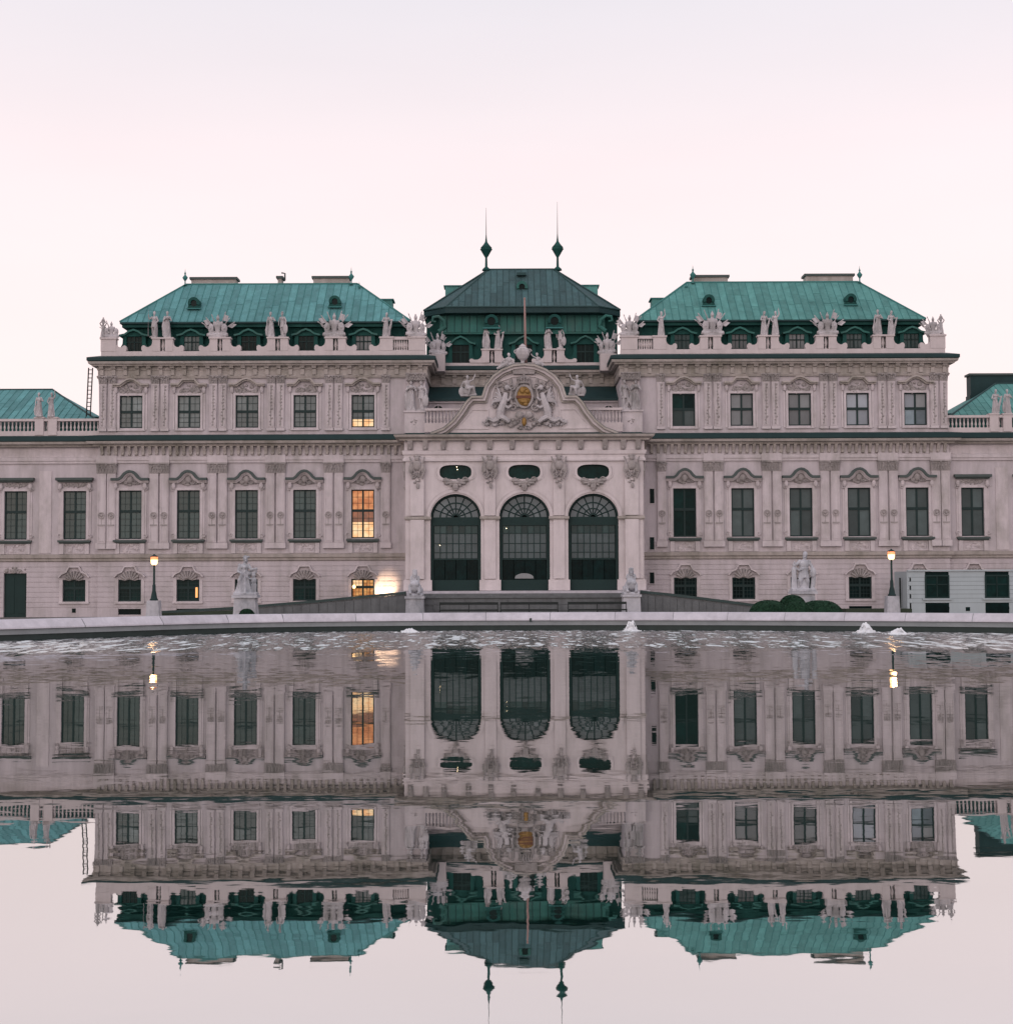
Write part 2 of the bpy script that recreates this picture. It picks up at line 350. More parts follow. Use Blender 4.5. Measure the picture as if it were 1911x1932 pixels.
# distance of the ripple band from the jets' line, bent with the rim and broken up by noise
_bend = _M('MULTIPLY', _M('MULTIPLY', _M('ADD', _sx.outputs['X'], 1.2), _M('ADD', _sx.outputs['X'], 1.2)), 0.012)
_yy = _M('ADD', _M('ADD', _sx.outputs['Y'], _bend), _M('MULTIPLY', _M('SUBTRACT', _noise((0.16, 0.35, 1), 1.0, 4, 0.65).outputs['Fac'], 0.5), 9.0))
_mr = _N('ShaderNodeMapRange', interpolation_type='SMOOTHSTEP'); _mr.inputs[1].default_value = -56.0; _mr.inputs[2].default_value = -50.5
_l.new(_yy, _mr.inputs[0])
_m2 = _N('ShaderNodeMapRange', interpolation_type='SMOOTHSTEP'); _m2.inputs[1].default_value = -92.0; _m2.inputs[2].default_value = -50.0; _l.new(_yy, _m2.inputs[0])
_calm = _vadd(_calm, _vscale(_vec(_noise((0.9, 0.8, 1), 2.0, 4, 0.6), 0.014, 0.045), _m2.outputs[0]))
_nrm = _vadd(_vadd(_calm, _vscale(_rip, _mr.outputs[0])), _N('ShaderNodeCombineXYZ').outputs[0])
_cz = _N('ShaderNodeCombineXYZ'); _cz.inputs[2].default_value = 1.0
_nn = _N('ShaderNodeVectorMath', operation='NORMALIZE'); _l.new(_vadd(_nrm, _cz.outputs[0]), _nn.inputs[0])
_gl = _N('ShaderNodeBsdfGlossy'); _gl.inputs['Color'].default_value = (0.915, 0.925, 0.925, 1); _gl.inputs['Roughness'].default_value = 0.012; _l.new(_nn.outputs[0], _gl.inputs['Normal'])
_df = _N('ShaderNodeBsdfDiffuse'); _df.inputs['Color'].default_value = (0.006, 0.026, 0.021, 1)
_fr = _N('ShaderNodeFresnel'); _fr.inputs['IOR'].default_value = 1.45; _l.new(_nn.outputs[0], _fr.inputs['Normal'])
_fm = _N('ShaderNodeMapRange'); _l.new(_fr.outputs[0], _fm.inputs[0])
_fm.inputs[1].default_value = 0.0; _fm.inputs[2].default_value = 1.0; _fm.inputs[3].default_value = 0.42; _fm.inputs[4].default_value = 0.76
_mx = _N('ShaderNodeMixShader'); _l.new(_fm.outputs[0], _mx.inputs[0]); _l.new(_df.outputs[0], _mx.inputs[1]); _l.new(_gl.outputs[0], _mx.inputs[2])
_l.new(_mx.outputs[0], _N('ShaderNodeOutputMaterial').inputs[0])
mb = MB(); _w = [tuple(_c + (Vector(p) - _c) * 1.004) for p in RIM]
mb.add([(x, y, 0.0) for x, y in _w] + [(_c.x, _c.y, 0.0)], [(i, (i + 1) % len(_w), len(_w)) for i in range(len(_w))])
struct(mb.build('water', wm))

# ---------------------------------------------------------------- palace
palace = thing('palace', 'long pink grey baroque palace with green copper roofs and arched central porch', 'palace')
XI, XO, XP = 6.75, 29.3, 7.9
BAYS = [11.08 + 4.005 * i for i in range(5)]
BND = [13.08, 17.09, 21.09, 25.1]
def circle(cx, cz, r, n=16, a0=0, a1=2 * math.pi, rz=None):
    return [(cx + r * math.cos(a0 + (a1 - a0) * i / n), cz + (rz or r) * math.sin(a0 + (a1 - a0) * i / n)) for i in range(n if abs(a1 - a0 - 2 * math.pi) < 1e-6 else n + 1)]
def prismx(mb, pts, x0, x1):
    n = len(pts)
    return mb.add([(x0, y, z) for y, z in pts] + [(x1, y, z) for y, z in pts],
                  [tuple(range(n)), tuple(range(2 * n - 1, n - 1, -1))] + [(i, (i + 1) % n, n + (i + 1) % n, n + i) for i in range(n)])
def wall(mb, x0, x1, z0, z1, y0, y1, ops):
    xs = x0
    for xa, xb, za, zb in sorted(ops):
        if xa > xs: mb.box(xs, xa, y0, y1, z0, z1)
        if za > z0: mb.box(xa, xb, y0, y1, z0, za)
        if zb < z1: mb.box(xa, xb, y0, y1, zb, z1)
        xs = xb
    if x1 > xs: mb.box(xs, x1, y0, y1, z0, z1)
    return mb
def wall2(mb, x0, x1, z0, z1, y0, y1, cols):
    xs = x0
    for xa, xb, ops in sorted(cols):
        if xa > xs: mb.box(xs, xa, y0, y1, z0, z1)
        z = z0
        for za, zb in sorted(ops):
            if za > z: mb.box(xa, xb, y0, y1, z, za)
            z = zb
        if z < z1: mb.box(xa, xb, y0, y1, z, z1)
        xs = xb
    if x1 > xs: mb.box(xs, x1, y0, y1, z0, z1)
    return mb
_cache = {}
def cached(key, fn):
    if key not in _cache: _cache[key] = fn()
    return _cache[key]
def window(x, z, w, h, y, tr, panes, bars=None, parent=palace, label=None, fm=FRAMEM, fw=0.085):
    """a casement: frame with mullion and transom, four panes (top left, top right, bottom left, bottom right), glazing bars"""
    zt = h * tr; m = 0.06
    def fr():
        mb = MB(); a = w / 2
        mb.box(-a, -a + fw, -0.06, 0.08, 0, h).box(a - fw, a, -0.06, 0.08, 0, h)
        mb.box(-a + fw, a - fw, -0.06, 0.08, 0, fw).box(-a + fw, a - fw, -0.06, 0.08, h - fw, h)
        mb.box(-m, m, -0.055, 0.075, fw, zt - 0.09).box(-m, m, -0.055, 0.075, zt + 0.09, h - fw)
        mb.box(-a + fw, a - fw, -0.065, 0.075, zt - 0.09, zt + 0.09)
        return mb.mesh('window', fm)
    o = put('window', cached(('w', w, h, tr, fm.name, fw), fr), parent, (x, y, z))
    if label: o['label'] = label
    a = w / 2 - fw
    cells = [(-a, -m, zt + 0.09, h - fw), (m, a, zt + 0.09, h - fw), (-a, -m, fw, zt - 0.09), (m, a, fw, zt - 0.09)]
    for i, (xa, xb, za, zb) in enumerate(cells):
        pm = panes[i] if isinstance(panes, (list, tuple)) else panes
        if isinstance(pm, tuple):                      # a pane lit differently above and below
            zc = seg(za, zb, pm[2])
            put('pane', MB().box(xa, xb, 0.0, 0.03, zc + 0.01, zb).mesh('pane', pm[0]), o); put('pane', MB().box(xa, xb, 0.0, 0.03, za, zc - 0.01).mesh('pane', pm[1]), o)
            MB().box(xa, xb, -0.02, 0.05, zc - 0.01, zc + 0.01).build('glazing_bar', fm, o); continue
        put('pane', cached(('p', w, h, tr, i, pm.name, fw), lambda: MB().box(xa, xb, 0.0, 0.03, za, zb).mesh('pane', pm)), o)
    if bars:
        nx, nt, nb = bars
        def gb():
            mb = MB()
            for (xa, xb, za, zb), k in zip(cells, (nt, nt, nb, nb)):
                for j in range(1, nx): mb.box(seg(xa, xb, j / nx) - .013, seg(xa, xb, j / nx) + .013, -.02, -.002, za, zb)
                for j in range(1, k): mb.box(xa, xb, -.024, -.003, seg(za, zb, j / k) - .015, seg(za, zb, j / k) + .015)
            return mb.mesh('glazing_bars', fm)
        put('glazing_bars', cached(('b', w, h, tr, nx, nt, nb, fw), gb), o)
    return o
def relief(cx, cz, w, h, n, seed, d=0.07, scrolls=0):
    rnd = random.Random(seed); mb = MB()
    for i in range(n):
        a, r = rnd.uniform(0, 6.283), math.sqrt(rnd.random())
        x, z = cx + r * math.cos(a) * w / 2, cz + r * math.sin(a) * h / 2
        q = rnd.uniform(0.05, 0.13) * min(1.0, w)
        mb.ell((x, 0, z), (q * rnd.uniform(.6, 1.8), d * rnd.uniform(.6, 1.6), q * rnd.uniform(.6, 1.5)), 6, 4)
    for i in range(scrolls):
        sgn = -1 if i % 2 else 1
        mb.scroll(cx + sgn * w * 0.36, cz - h * 0.12, min(w, h) * 0.24, -d * .6, sgn, 1.6, .22, 0 if sgn < 0 else math.pi)
    return mb
def capital(w, h, d):
    mb = MB(); n = max(3, int(w / 0.17))
    mb.box(-w / 2 - .06, w / 2 + .06, -d - .10, 0, h * .86, h)
    mb.prism([(-w / 2, 0), (w / 2, 0), (w / 2 + .05, h * .86), (-w / 2 - .05, h * .86)], -d, 0)
    for row, (zz, k) in enumerate(((0.12, n), (0.42, n - 1))):
        for i in range(k):
            x = -w / 2 + w * (i + .5) / k
            mb.ell((x, -d - .02, h * (zz + .12)), (w / k * .34, .05, h * .17), 6, 4)
            mb.ell((x, -d - .07, h * (zz + .26)), (w / k * .30, .045, h * .06), 6, 4)
    for s in (-1, 1): mb.scroll(s * w * .42, h * .70, h * .17, -d - .07, s, 1.4, .3)
    mb.ell((0, -d - .08, h * .80), (.07, .05, .07), 6, 4)
    return mb

# heights (pixel rows measured on the photograph, turned into metres at the plane they lie on)
Zb0, Zb1 = 0.0, zf(1055)
ZW = dict(main=(zf(1014.5, .15), zf(923, .15)), upper=(zf(805.5, .15), zf(744.5, .15)), base=(zf(1132, .15), zf(1091, .15)), cell=(zf(1157, .15), zf(1146, .15)))
Zs0, Zs1 = zf(1055, -.25), zf(1043, -.25)
Zc = {k: zf(k, 0) for k in (839, 857, 871, 891, 900, 1033)}
ZM_top = zf(829, -.4)
for s in (-1, 1):
    side = lambda xa, xb: (min(s * xa, s * xb), max(s * xa, s * xb))
    # -- main storey wall, upper wall, basement core
    w2 = 0.79
    ops = [(s * b - w2, s * b + w2, *ZW['main']) for b in BAYS]
    wall(MB(), *side(XI + .6, XO), Zs1, zf(819), 0.0, .45, ops).build('main_storey_wall', STUCCO, palace)
    ops = [(s * b - w2, s * b + w2, *ZW['upper']) for b in BAYS]
    mb = wall(MB(), *side(XI, XO), zf(819) + .004, zf(669), 0.0, .45, ops)
    mb.box(*side(XO - .45, XO), .452, 14, zf(819) + .004, zf(669)).box(*side(XI, XI + .45), .452, 5.2, zf(819) + .004, zf(669))
    mb.build('upper_storey_wall', STUCCO, palace)
    ops = [(s * b - w2, s * b + w2, *ZW['base']) for b in BAYS] + [(s * b - w2, s * b + w2, *ZW['cell']) for b in BAYS[1:]]
    lows = [s * (988 - 139) / ppm() * 1.0, s * (988 - 27) / ppm() * 1.0]
    wall2(MB(), *side(XP - .4, XO), 0, Zs0, .034, .5, [(s * b - w2, s * b + w2, [ZW['base']] + ([ZW['cell']] if i else [])) for i, b in enumerate(BAYS)]).build('basement_wall', STUCCO, palace)
    # -- rusticated courses, each its own band of stone split by the openings
    zz = [0.02, zf(1143), *[seg(zf(1143), zf(1057), i / 9) for i in range(1, 10)]]
    for j in range(len(zz) - 1):
        za, zb = zz[j] + .020, zz[j + 1] - .020; xs = XP - .4
        cuts = []
        for i, b in enumerate(BAYS):
            if any(not (zb <= a or za >= c) for a, c in ([ZW['base']] + ([ZW['cell']] if i > 0 else []))): cuts.append(b)
        for b in cuts: MB().box(*side(xs, b - w2), .0, .032, za, zb).build('stone_course', STUCCO, palace); xs = b + w2
        MB().box(*side(xs, XO), .0, .032, za, zb).build('stone_course', STUCCO, palace)
    # -- main storey pilasters
    def shaft(w, h):
        mb = MB(); mb.box(-w / 2, w / 2, -.16, 0, 0.42, h); mb.box(-w / 2 - .07, w / 2 + .07, -.24, 0, 0, .40)
        mb.bar([(-w / 2 + .09, .55), (w / 2 - .09, .55), (w / 2 - .09, h - .12), (-w / 2 + .09, h - .12)], -.025, .025, -.185, -.15, True)
        zc = zf(970) - Zc[1033]; m2 = MB()
        m2.bar(circle(0, zc, w * .33, 14), -.035, .03, -.23, -.158, True); m2.ell((0, -.17, zc), (.11, .09, .11), 8, 4)
        m2.box(-.02, .02, -.18, -.156, zf(989.5) - Zc[1033], zc); m2.box(-w * .34, w * .34, -.175, -.156, zc - .02, zc + .02); m2.box(-w / 2 + .06, w / 2 - .06, -.21, -.158, zf(989.5) - Zc[1033], zf(987) - Zc[1033])
        return mb.mesh('pilaster', TRIM), m2.mesh('roundel_trim', RELIEF)
    hs = Zc[891] - Zc[1033]
    for b in BND + [9.5, 28.72]:
        w = .60; offs = (-.36, .36) if b in BND else ((0,) if b == 9.5 else (-.33, .33))
        for o in offs:
            q_ = put('pilaster', cached(('sh', w), lambda: shaft(w, hs))[0], palace, (s * (b + o), 0, Zc[1033])); put('roundel_trim', cached(('sh', w), None)[1], q_)
        a = .70 if len(offs) > 1 else .33
        cw = 1.34 if len(offs) > 1 else .62
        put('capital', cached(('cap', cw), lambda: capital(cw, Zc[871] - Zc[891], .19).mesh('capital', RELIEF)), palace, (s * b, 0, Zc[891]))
        MB().box(s * b - a, s * b + a, -.20, 0, Zc[871] + .01, Zc[857]).build('entablature_block', TRIM, palace)
    # -- main storey windows
    for i, b in enumerate(BAYS):
        x = s * b; z0, z1 = ZW['main']; h = z1 - z0; left = s < 0
        if left and i == 0:
            pm = [P_ORANGE, P_ORANGE, (P_DIM, P_BRIGHT, .60), (P_DIM, P_BRIGHT, .60)]
            window(x, z0, 2 * w2, h, .15, .57, pm, (2, 3, 4), label='window lit orange above and bright yellow below')
        elif left: window(x, z0, 2 * w2, h, .15, .57, P_GREEN, (2, 3, 4))
        elif i == 0: window(x, z0, 2 * w2, h, .15, .57, P_DARKG, label='window standing dark without net curtains')
        else: window(x, z0, 2 * w2, h, .15, .57, P_NET)
        # surround, sill, hood, tympanum
        def surround():
            mb = MB()
            for sg in (-1, 1): mb.box(sg * w2, sg * (w2 + .20), -.09, 0, 0, h + .18); mb.box(sg * (w2 + .20), sg * (w2 + .34), -.05, 0, .0, h - .1)
            mb.box(-w2, w2, -.09, 0, h, h + .18)
            for sg in (-1, 1):
                mb.ell((sg * (w2 + .22), -.12, h + .30), (.16, .14, .26), 8, 5); mb.scroll(sg * (w2 + .30), h + .10, .14, -.10, sg, 1.3, .3); mb.scroll(sg * (w2 + .26), .25, .15, -.08, -sg, 1.3, .3)
            return mb.mesh('window_surround', TRIM)
        put('window_surround', cached('surM', surround), palace, (x, 0, z0))
        zs = zf(1019.5, -.2) - z0
        put('sill', cached('sillM', lambda: MB().box(-1.13, 1.13, -.26, 0, zs, zs + .13).box(-1.05, 1.05, -.16, 0, zs - .10, zs).mesh('sill', LEAD)), palace, (x, 0, z0))
        def apron():
            mb = MB(); zt = zs - .11; zb = zf(1042) - z0
            for sg in (-1, 1): mb.box(sg * .72, sg * 1.02, -.12, 0, zb, zt)
            mb.bar([(-.66, zb + .06), (.66, zb + .06), (.66, zt - .06), (-.66, zt - .06)], -.03, .03, -.05, 0, True)
            r_ = relief(0, (zb + zt) / 2, 1.1, (zt - zb) * .6, 18, 5, .05, 2); mb.add(r_.v, r_.f)
            return mb.mesh('apron', TRIM)
        put('apron', cached('aprM', apron), palace, (x, 0, z0))
        zo = lambda v: zf(v, -.3) - z0
        px = 1 / ppm(-.3)
        def hood():
            pts = [(-35.5, 900.5), (-21, 900.5), (-16, 897), (-11, 890.5), (-5, 886.5), (0, 885.5), (5, 886.5), (11, 890.5), (16, 897), (21, 900.5), (35.5, 900.5)]
            pts = [(a * px, zo(b)) for a, b in pts]
            return MB().bar(pts, -.12, .05, -.42, 0).mesh('hood', LEAD), MB().bar(pts, -.21, -.125, -.30, 0).bar(pts, -.30, -.215, -.20, 0).mesh('hood_mould', TRIM)
        hm = cached('hoodM', hood)
        put('hood', hm[0], palace, (x, 0, z0)); put('hood_mould', hm[1], palace, (x, 0, z0))
        def tymp():
            mb = relief(0, zo(905), 1.5, .52, 46, 11, .09, 2)
            mb.ell((0, -.1, zo(902)), (.22, .14, .27), 10, 6); mb.scroll(-.28, zo(906), .2, -.1, 1, 1.5, .26); mb.scroll(.28, zo(906), .2, -.1, -1, 1.5, .26)
            return mb.mesh('window_relief', RELIEF)
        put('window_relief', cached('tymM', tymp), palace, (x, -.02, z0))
    # -- upper storey
    for i, b in enumerate(BAYS):
        x = s * b; z0, z1 = ZW['upper']; h = z1 - z0; left = s < 0
        if left: window(x, z0, 2 * w2, h, .15, .5, [P_GREY, P_GREY, (P_GREY, P_BRIGHT, .52), (P_GREY, P_BRIGHT, .52)] if i == 0 else P_GREY, (2, 2, 3), label='window lit yellow along its bottom' if i == 0 else None)
        else:
            pm = [[P_DARKG, P_DARK, P_GREEN, P_NET], P_NETL, P_NETL, P_BLIND, [P_BLIND, P_NETL, P_BLUE, P_BLUE]][i]
            window(x, z0, 2 * w2, h, .15, .52, pm, label='window with white blinds' if i == 3 else None)
        def surround():
            mb = MB()
            for sg in (-1, 1): mb.box(sg * w2, sg * (w2 + .16), -.08, 0, -.12, h + .16); mb.box(sg * (w2 + .20), sg * (w2 + .33), -.05, 0, -.12, h + .2); mb.ell((sg * (w2 + .24), -.10, h + .42), (.13, .13, .3), 8, 5)
            mb.box(-w2, w2, -.08, 0, h, h + .16)
            mb.box(-w2 - .2, w2 + .2, -.12, 0, -.2, -.12)
            return mb.mesh('window_surround', TRIM)
        put('window_surround', cached('surU', surround), palace, (x, 0, z0))
        zo = lambda v: zf(v, -.3) - z0
        px = 1 / ppm(-.3)
        def hood(k):
            pts = [(-34, 723.5), (-20, 723.5), (-14, 719), (-7, 714.5), (0, 713), (7, 714.5), (14, 719), (20, 723.5), (34, 723.5)] if k else [(-34, 723.5), (-19, 723.5), (-11, 714.5), (11, 714.5), (19, 723.5), (34, 723.5)]
            pts = [(a * px, zo(b)) for a, b in pts]
            return MB().bar(pts, -.02, .09, -.40, 0).bar(pts, -.12, -.025, -.26, 0).mesh('hood_mould', WARM)
        k = (i % 2 == 0)
        put('hood_mould', cached(('hoodU', k), lambda: hood(k)), palace, (x, 0, z0))
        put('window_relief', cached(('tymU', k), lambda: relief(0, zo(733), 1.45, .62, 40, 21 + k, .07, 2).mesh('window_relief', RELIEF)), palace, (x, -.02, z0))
    for b in BND + [9.5, 28.72]:                     # upper herm pilasters
        offs = (-.33, .33) if b != 9.5 else (0,)
        for o in offs:
            def herm():
                z1, z0 = zf(722), zf(808); mb = MB(); mb.prism([(-.22, z0 + .1), (.22, z0 + .1), (.27, z1), (-.27, z1)], -.13, 0); mb.box(-.29, .29, -.18, 0, z0 - .12, z0 + .08)
                r_ = random.Random(4); m2 = MB().box(-.035, .035, -.145, -.128, z0 + .22, z1 - .12)
                mb.bar([(-.15, z0 + .2), (.15, z0 + .2), (.19, z1 - .1), (-.19, z1 - .1)], -.018, .018, -.155, -.125, True)
                for t in range(13):
                    zq = seg(z0 + .3, z1 - .2, t / 12); m2.ell((r_.uniform(-.06, .06), -.14, zq), (r_.uniform(.05, .11), .05, r_.uniform(.05, .09)), 6, 4)
                return mb.mesh('pilaster', TRIM), m2.mesh('carved_trim', RELIEF)
            q_ = put('pilaster', cached('herm', herm)[0], palace, (s * (b + o), 0, 0)); put('carved_trim', _cache['herm'][1], q_)
            put('capital', cached('capU', lambda: capital(.54, zf(707) - zf(722), .15).mesh('capital', RELIEF)), palace, (s * (b + o), 0, zf(722)))
        a = .68 if len(offs) > 1 else .32
        mb = MB(); mb.bar([(s * b - a, zf(809)), (s * b + a, zf(809))], -.03, .03, -.06, 0); mb.build('base_moulding', TRIM, palace)
    # -- basement windows
    for i, b in enumerate(BAYS):
        x = s * b; z0, z1 = ZW['base']; h = z1 - z0
        lit = s < 0 and i == 0
        dark = [P_DARKG if s < 0 else P_DARK] * 4
        if lit: dark = [(P_BRIGHT), P_ORANGE2, (P_ORANGE2), P_ORANGE2]
        o = window(x, z0, 2 * w2 - .004, h, .17, .62, dark, (3, 2, 3), label='window lit dull orange beside the floodlight' if lit else None, fw=.10)
        if s < 0 and i == 3:
            mb = MB().box(.50, .64, -.09, -.04, .25, .95); q = mb.build('lit_sidelight', SIDELT, o); q['label'] = 'narrow bright orange lit strip at one side'
        def hood():
            px = 1 / ppm(-.2); zo = lambda v: zf(v, -.2) - z0; mb = MB()
            pts = [(-29, 1086), (-24, 1080), (-15, 1076), (-9.5, 1066), (9.5, 1066), (15, 1076), (24, 1080), (29, 1086)]
            pts = [(a * px, zo(c)) for a, c in pts]
            mb.bar(pts, -.06, .04, -.20, 0)
            mb2 = MB()
            for k in range(7):                       # the fan of the shell
                a = math.pi * (0.18 + 0.64 * k / 6)
                p0 = (0, zo(1096)); p1 = (math.cos(a) * .72, zo(1094) + math.sin(a) * .72)
                mb2.tube([(p0[0] + (p1[0] - p0[0]) * .35, -.09, p0[1] + (p1[1] - p0[1]) * .35), (p1[0], -.09, p1[1])], [.05, .09], 6)
            mb2.prism([(-.60, zo(1091)), (-.3, zo(1093)), (0, zo(1090)), (.3, zo(1093)), (.60, zo(1091)), (.5, zo(1078)), (-.5, zo(1078))], -.06, 0)
            return mb.mesh('hood_mould', TRIM), mb2.mesh('shell_relief', RELIEF)
        hm = cached('hoodB', hood)
        put('hood_mould', hm[0], palace, (x, 0, z0)); put('shell_relief', hm[1], palace, (x, 0, z0))
        def surround():
            mb = MB()
            for sg in (-1, 1): mb.box(sg * (w2 + .0), sg * (w2 + .22), -.05, 0, -.02, h)
            mb.box(-w2 - .25, w2 + .25, -.10, 0, -.16, -.02)
            return mb.mesh('window_surround', TRIM)
        put('window_surround', cached('surB', surround), palace, (x, 0, z0))
        if i > 0: MB().box(x - w2, x + w2, .16, .2, *ZW['cell']).build('cellar_opening', P_DARK, palace)
    # -- low outer wing
    y0 = .35
    lw = [XO + 1.72, XO + 5.80, XO + 9.9, XO + 14.0, XO + 18.1, XO + 22.2]
    ops = [(s * b - w2, s * b + w2, *ZW['main']) for b in lw]
    wall(MB(), *side(XO + .002, 54), Zs1, zf(819), y0, y0 + .4, ops).build('low_wing_wall', STUCCO, palace)
    door = s < 0
    wall2(MB(), *side(XO + .002, 54), 0, Zs0, y0 + .034, y0 + .5, [(s * b - w2, s * b + w2, [(0, zf(1078))] if door and i == 1 else [ZW['base']]) for i, b in enumerate(lw)]).build('basement_wall', STUCCO, palace)
    for j in range(len(zz) - 1):
        za, zb = zz[j] + .020, zz[j + 1] - .020; xs = XO + .002
        for i, b in enumerate(lw):
            hit = not (zb <= ZW['base'][0] or za >= ZW['base'][1])
            if door and i == 1: hit = za < zf(1078)
            if hit: MB().box(*side(xs, b - w2), y0, y0 + .032, za, zb).build('stone_course', STUCCO, palace); xs = b + w2
        MB().box(*side(xs, 54), y0, y0 + .032, za, zb).build('stone_course', STUCCO, palace)
    for i, b in enumerate(lw):
        x = s * b; z0, z1 = ZW['main']; h = z1 - z0
        window(x, z0, 2 * w2, h, y0 + .15, .57, P_GREEN if s < 0 else P_NET, (2, 3, 4) if s < 0 else None)
        put('window_surround', _cache['surM'], palace, (x, y0, z0)); put('sill', _cache['sillM'], palace, (x, y0, z0)); put('apron', _cache['aprM'], palace, (x, y0, z0))
        zo = lambda v: zf(v, 0) - z0
        put('hood', cached('hoodL', lambda: MB().box(-1.28, 1.28, -.40, 0, zo(903), zo(898)).box(-1.15, 1.15, -.25, 0, zo(906), zo(903) - .004).mesh('hood', LEAD)), palace, (x, y0, z0))
        put('window_relief', cached('tymL', lambda: relief(0, zo(912), 1.6, .3, 26, 8, .06).mesh('window_relief', RELIEF)), palace, (x, y0 - .02, z0))
        if door and i == 1:
            d = MB().box(x - w2, x + w2, y0 + .2, y0 + .28, 0, zf(1078)).build('door', DKGREEN, palace)
            for q in (-1, 1): MB().box(x + q * .40 - .30, x + q * .40 + .30, y0 + .17, y0 + .20, .3, zf(1085)).build('door_leaf', DKGREEN, d)
            relief(x, zf(1071), 1.5, .35, 20, 3, .06).build('shell_relief', RELIEF, palace, loc=(0, y0, 0))
            continue
        zb0 = ZW['base'][0]
        window(x, zb0, 2 * w2 - .004, ZW['base'][1] - zb0, y0 + .17, .62, P_DARKG, (3, 2, 3), fw=.10)
        put('hood_mould', _cache['hoodB'][0], palace, (x, y0, zb0)); put('shell_relief', _cache['hoodB'][1], palace, (x, y0, zb0)); put('window_surround', _cache['surB'], palace, (x, y0, zb0))
        if i == 0: MB().box(x - .13, x + .13, y0 - .02, y0 + .02, zf(1153), zf(1145)).build('wall_vent', P_DARK, palace)
    for b in (XO + 3.76, XO + 7.85, XO + 11.95, XO + 16.05, XO + 20.15):
        MB().box(s * b - .42, s * b + .42, y0 - .05, y0, Zs1 + .1, zf(885)).build('wall_strip', TRIM, palace)
    # -- cornices of the main storey
    path = [(-54, .35), (-XO, .35), (-XO, 0), (-XP, 0)] if s < 0 else [(XP, 0), (XO, 0), (XO, .35), (54, .35)]
    za, zb = zf(829, -.75), zf(819, -.75)
    MB().sweep([(0, za), (.72, za), (.78, za + .05), (.78, zb), (0, zb + .12)], path).build('cornice_flashing', FLASH, palace)
    zd = zf(839, -.5); ze = zf(834, -.65)
    MB().sweep([(0, zd), (.34, zd), (.40, ze), (.66, ze), (.72, za - .004), (0, za - .004)], path).build('cornice', WARM, palace)
    MB().sweep([(0, zf(871)), (.10, zf(871)), (.10, zf(866)), (.16, zf(866)), (.16, zf(860)), (.06, zf(858)), (.06, zd - .004), (0, zd - .004)], path).build('architrave', TRIM, palace)
    MB().sweep([(0, Zs0 - .05), (.10, Zs0), (.10, seg(Zs0, Zs1, .35)), (.22, seg(Zs0, Zs1, .45)), (.26, Zs1), (0, Zs1 + .03)], path).build('string_course', WARM, palace)
    nb = int((XO - XP - .5) / .47)
    def console():
        mb = MB(); zt, zb_ = zf(839.5, -.2), zf(857, -.2)
        prismx(mb, [(0, zb_), (-.13, zb_ + .06), (-.16, zb_ + .25), (-.32, zt - .1), (-.34, zt), (0, zt)], -.10, .10); mb.ell((0, -.14, zb_ + .1), (.10, .08, .09), 6, 4)
        return mb.mesh('bracket', WARM)
    for j in range(nb + 1): put('bracket', cached('brk', console), palace, (s * (XP + .45 + j * .47), -.055, 0))
    # -- low wing roof terrace: balustrade and posts
    zp0, zp1 = zf(818, y0), zf(787, y0)
    mb = MB().box(*side(XO, 54), y0 - .1, y0 + .3, zp0 - .3, seg(zp0, zp1, .25))
    mb.build('parapet_base', PALE, palace)
    posts = [XO + 3.3, XO + 4.22, XO + 9.2, XO + 10.1]
    for b in posts: MB().box(s * b - .3, s * b + .3, y0 - .16, y0 + .36, zp0, zp1 + .02).box(s * b - .36, s * b + .36, y0 - .2, y0 + .4, zp1 + .024, zp1 + .12).build('pedestal', PALE, palace)
    MB().box(*side(XO, 54), y0 - .12, y0 + .30, zp1 - .17, zp1).build('handrail', PALE, palace)
    mb = MB(); b = XO + .2; hb = zp1 - .17 - seg(zp0, zp1, .25)
    while b < 53.8:
        if all(abs(b - q) > .40 for q in posts): mb.lathe([(.06, 0), (.06, .05), (.035, .09), (.085, hb * .35), (.04, hb * .7), (.06, hb - .06), (.07, hb)], 6, (s * b, y0 + .1, seg(zp0, zp1, .25)), cap=False)
        b += .27
    stuff(mb.build('balusters', PALE, palace))
# -- top cornice all round
pathU = [(-XO, 14), (-XO, 0), (-XI, 0), (-XI, 5), (XI, 5), (XI, 0), (XO, 0), (XO, 14)]
za, zb = zf(678, -.8), zf(669.5, -.8)
MB().sweep([(0, za), (.66, za), (.73, za + .06), (.73, zb - .04), (.60, zb), (0, zb + .16)], pathU).build('cornice_flashing', FLASH, palace)
zd, ze = zf(687, -.6), zf(683, -.7)
MB().sweep([(0, zd), (.44, zd), (.48, ze), (.62, ze), (.67, za - .004), (0, za - .004)], pathU).build('cornice', WARM, palace)
MB().sweep([(0, zf(712)), (.12, zf(712)), (.18, zf(708)), (.10, zf(706)), (.10, zf(697)), (.15, zf(696)), (.15, zd - .004), (0, zd - .004)], pathU).build('frieze', WARM, palace)
def modillion():
    mb = MB(); zt = zd - .01; zb_ = zf(693, -.3)
    prismx(mb, [(0, zb_), (-.22, zb_), (-.28, zb_ + .1), (-.36, zt), (0, zt)], -.15, .15)
    prismx(mb, [(0.05, zf(706)), (-.06, zf(706)), (-.09, zb_ - .03), (0.05, zb_ - .03)], -.13, .13); return mb.mesh('bracket', WARM)
me = modillion()
for s in (-1, 1):
    for j in range(28): put('bracket', me, palace, (s * (XI + .35 + j * .815), -.15, 0))
for j in range(15): put('bracket', me, palace, (-5.74 + j * .82, 5 - .15, 0))
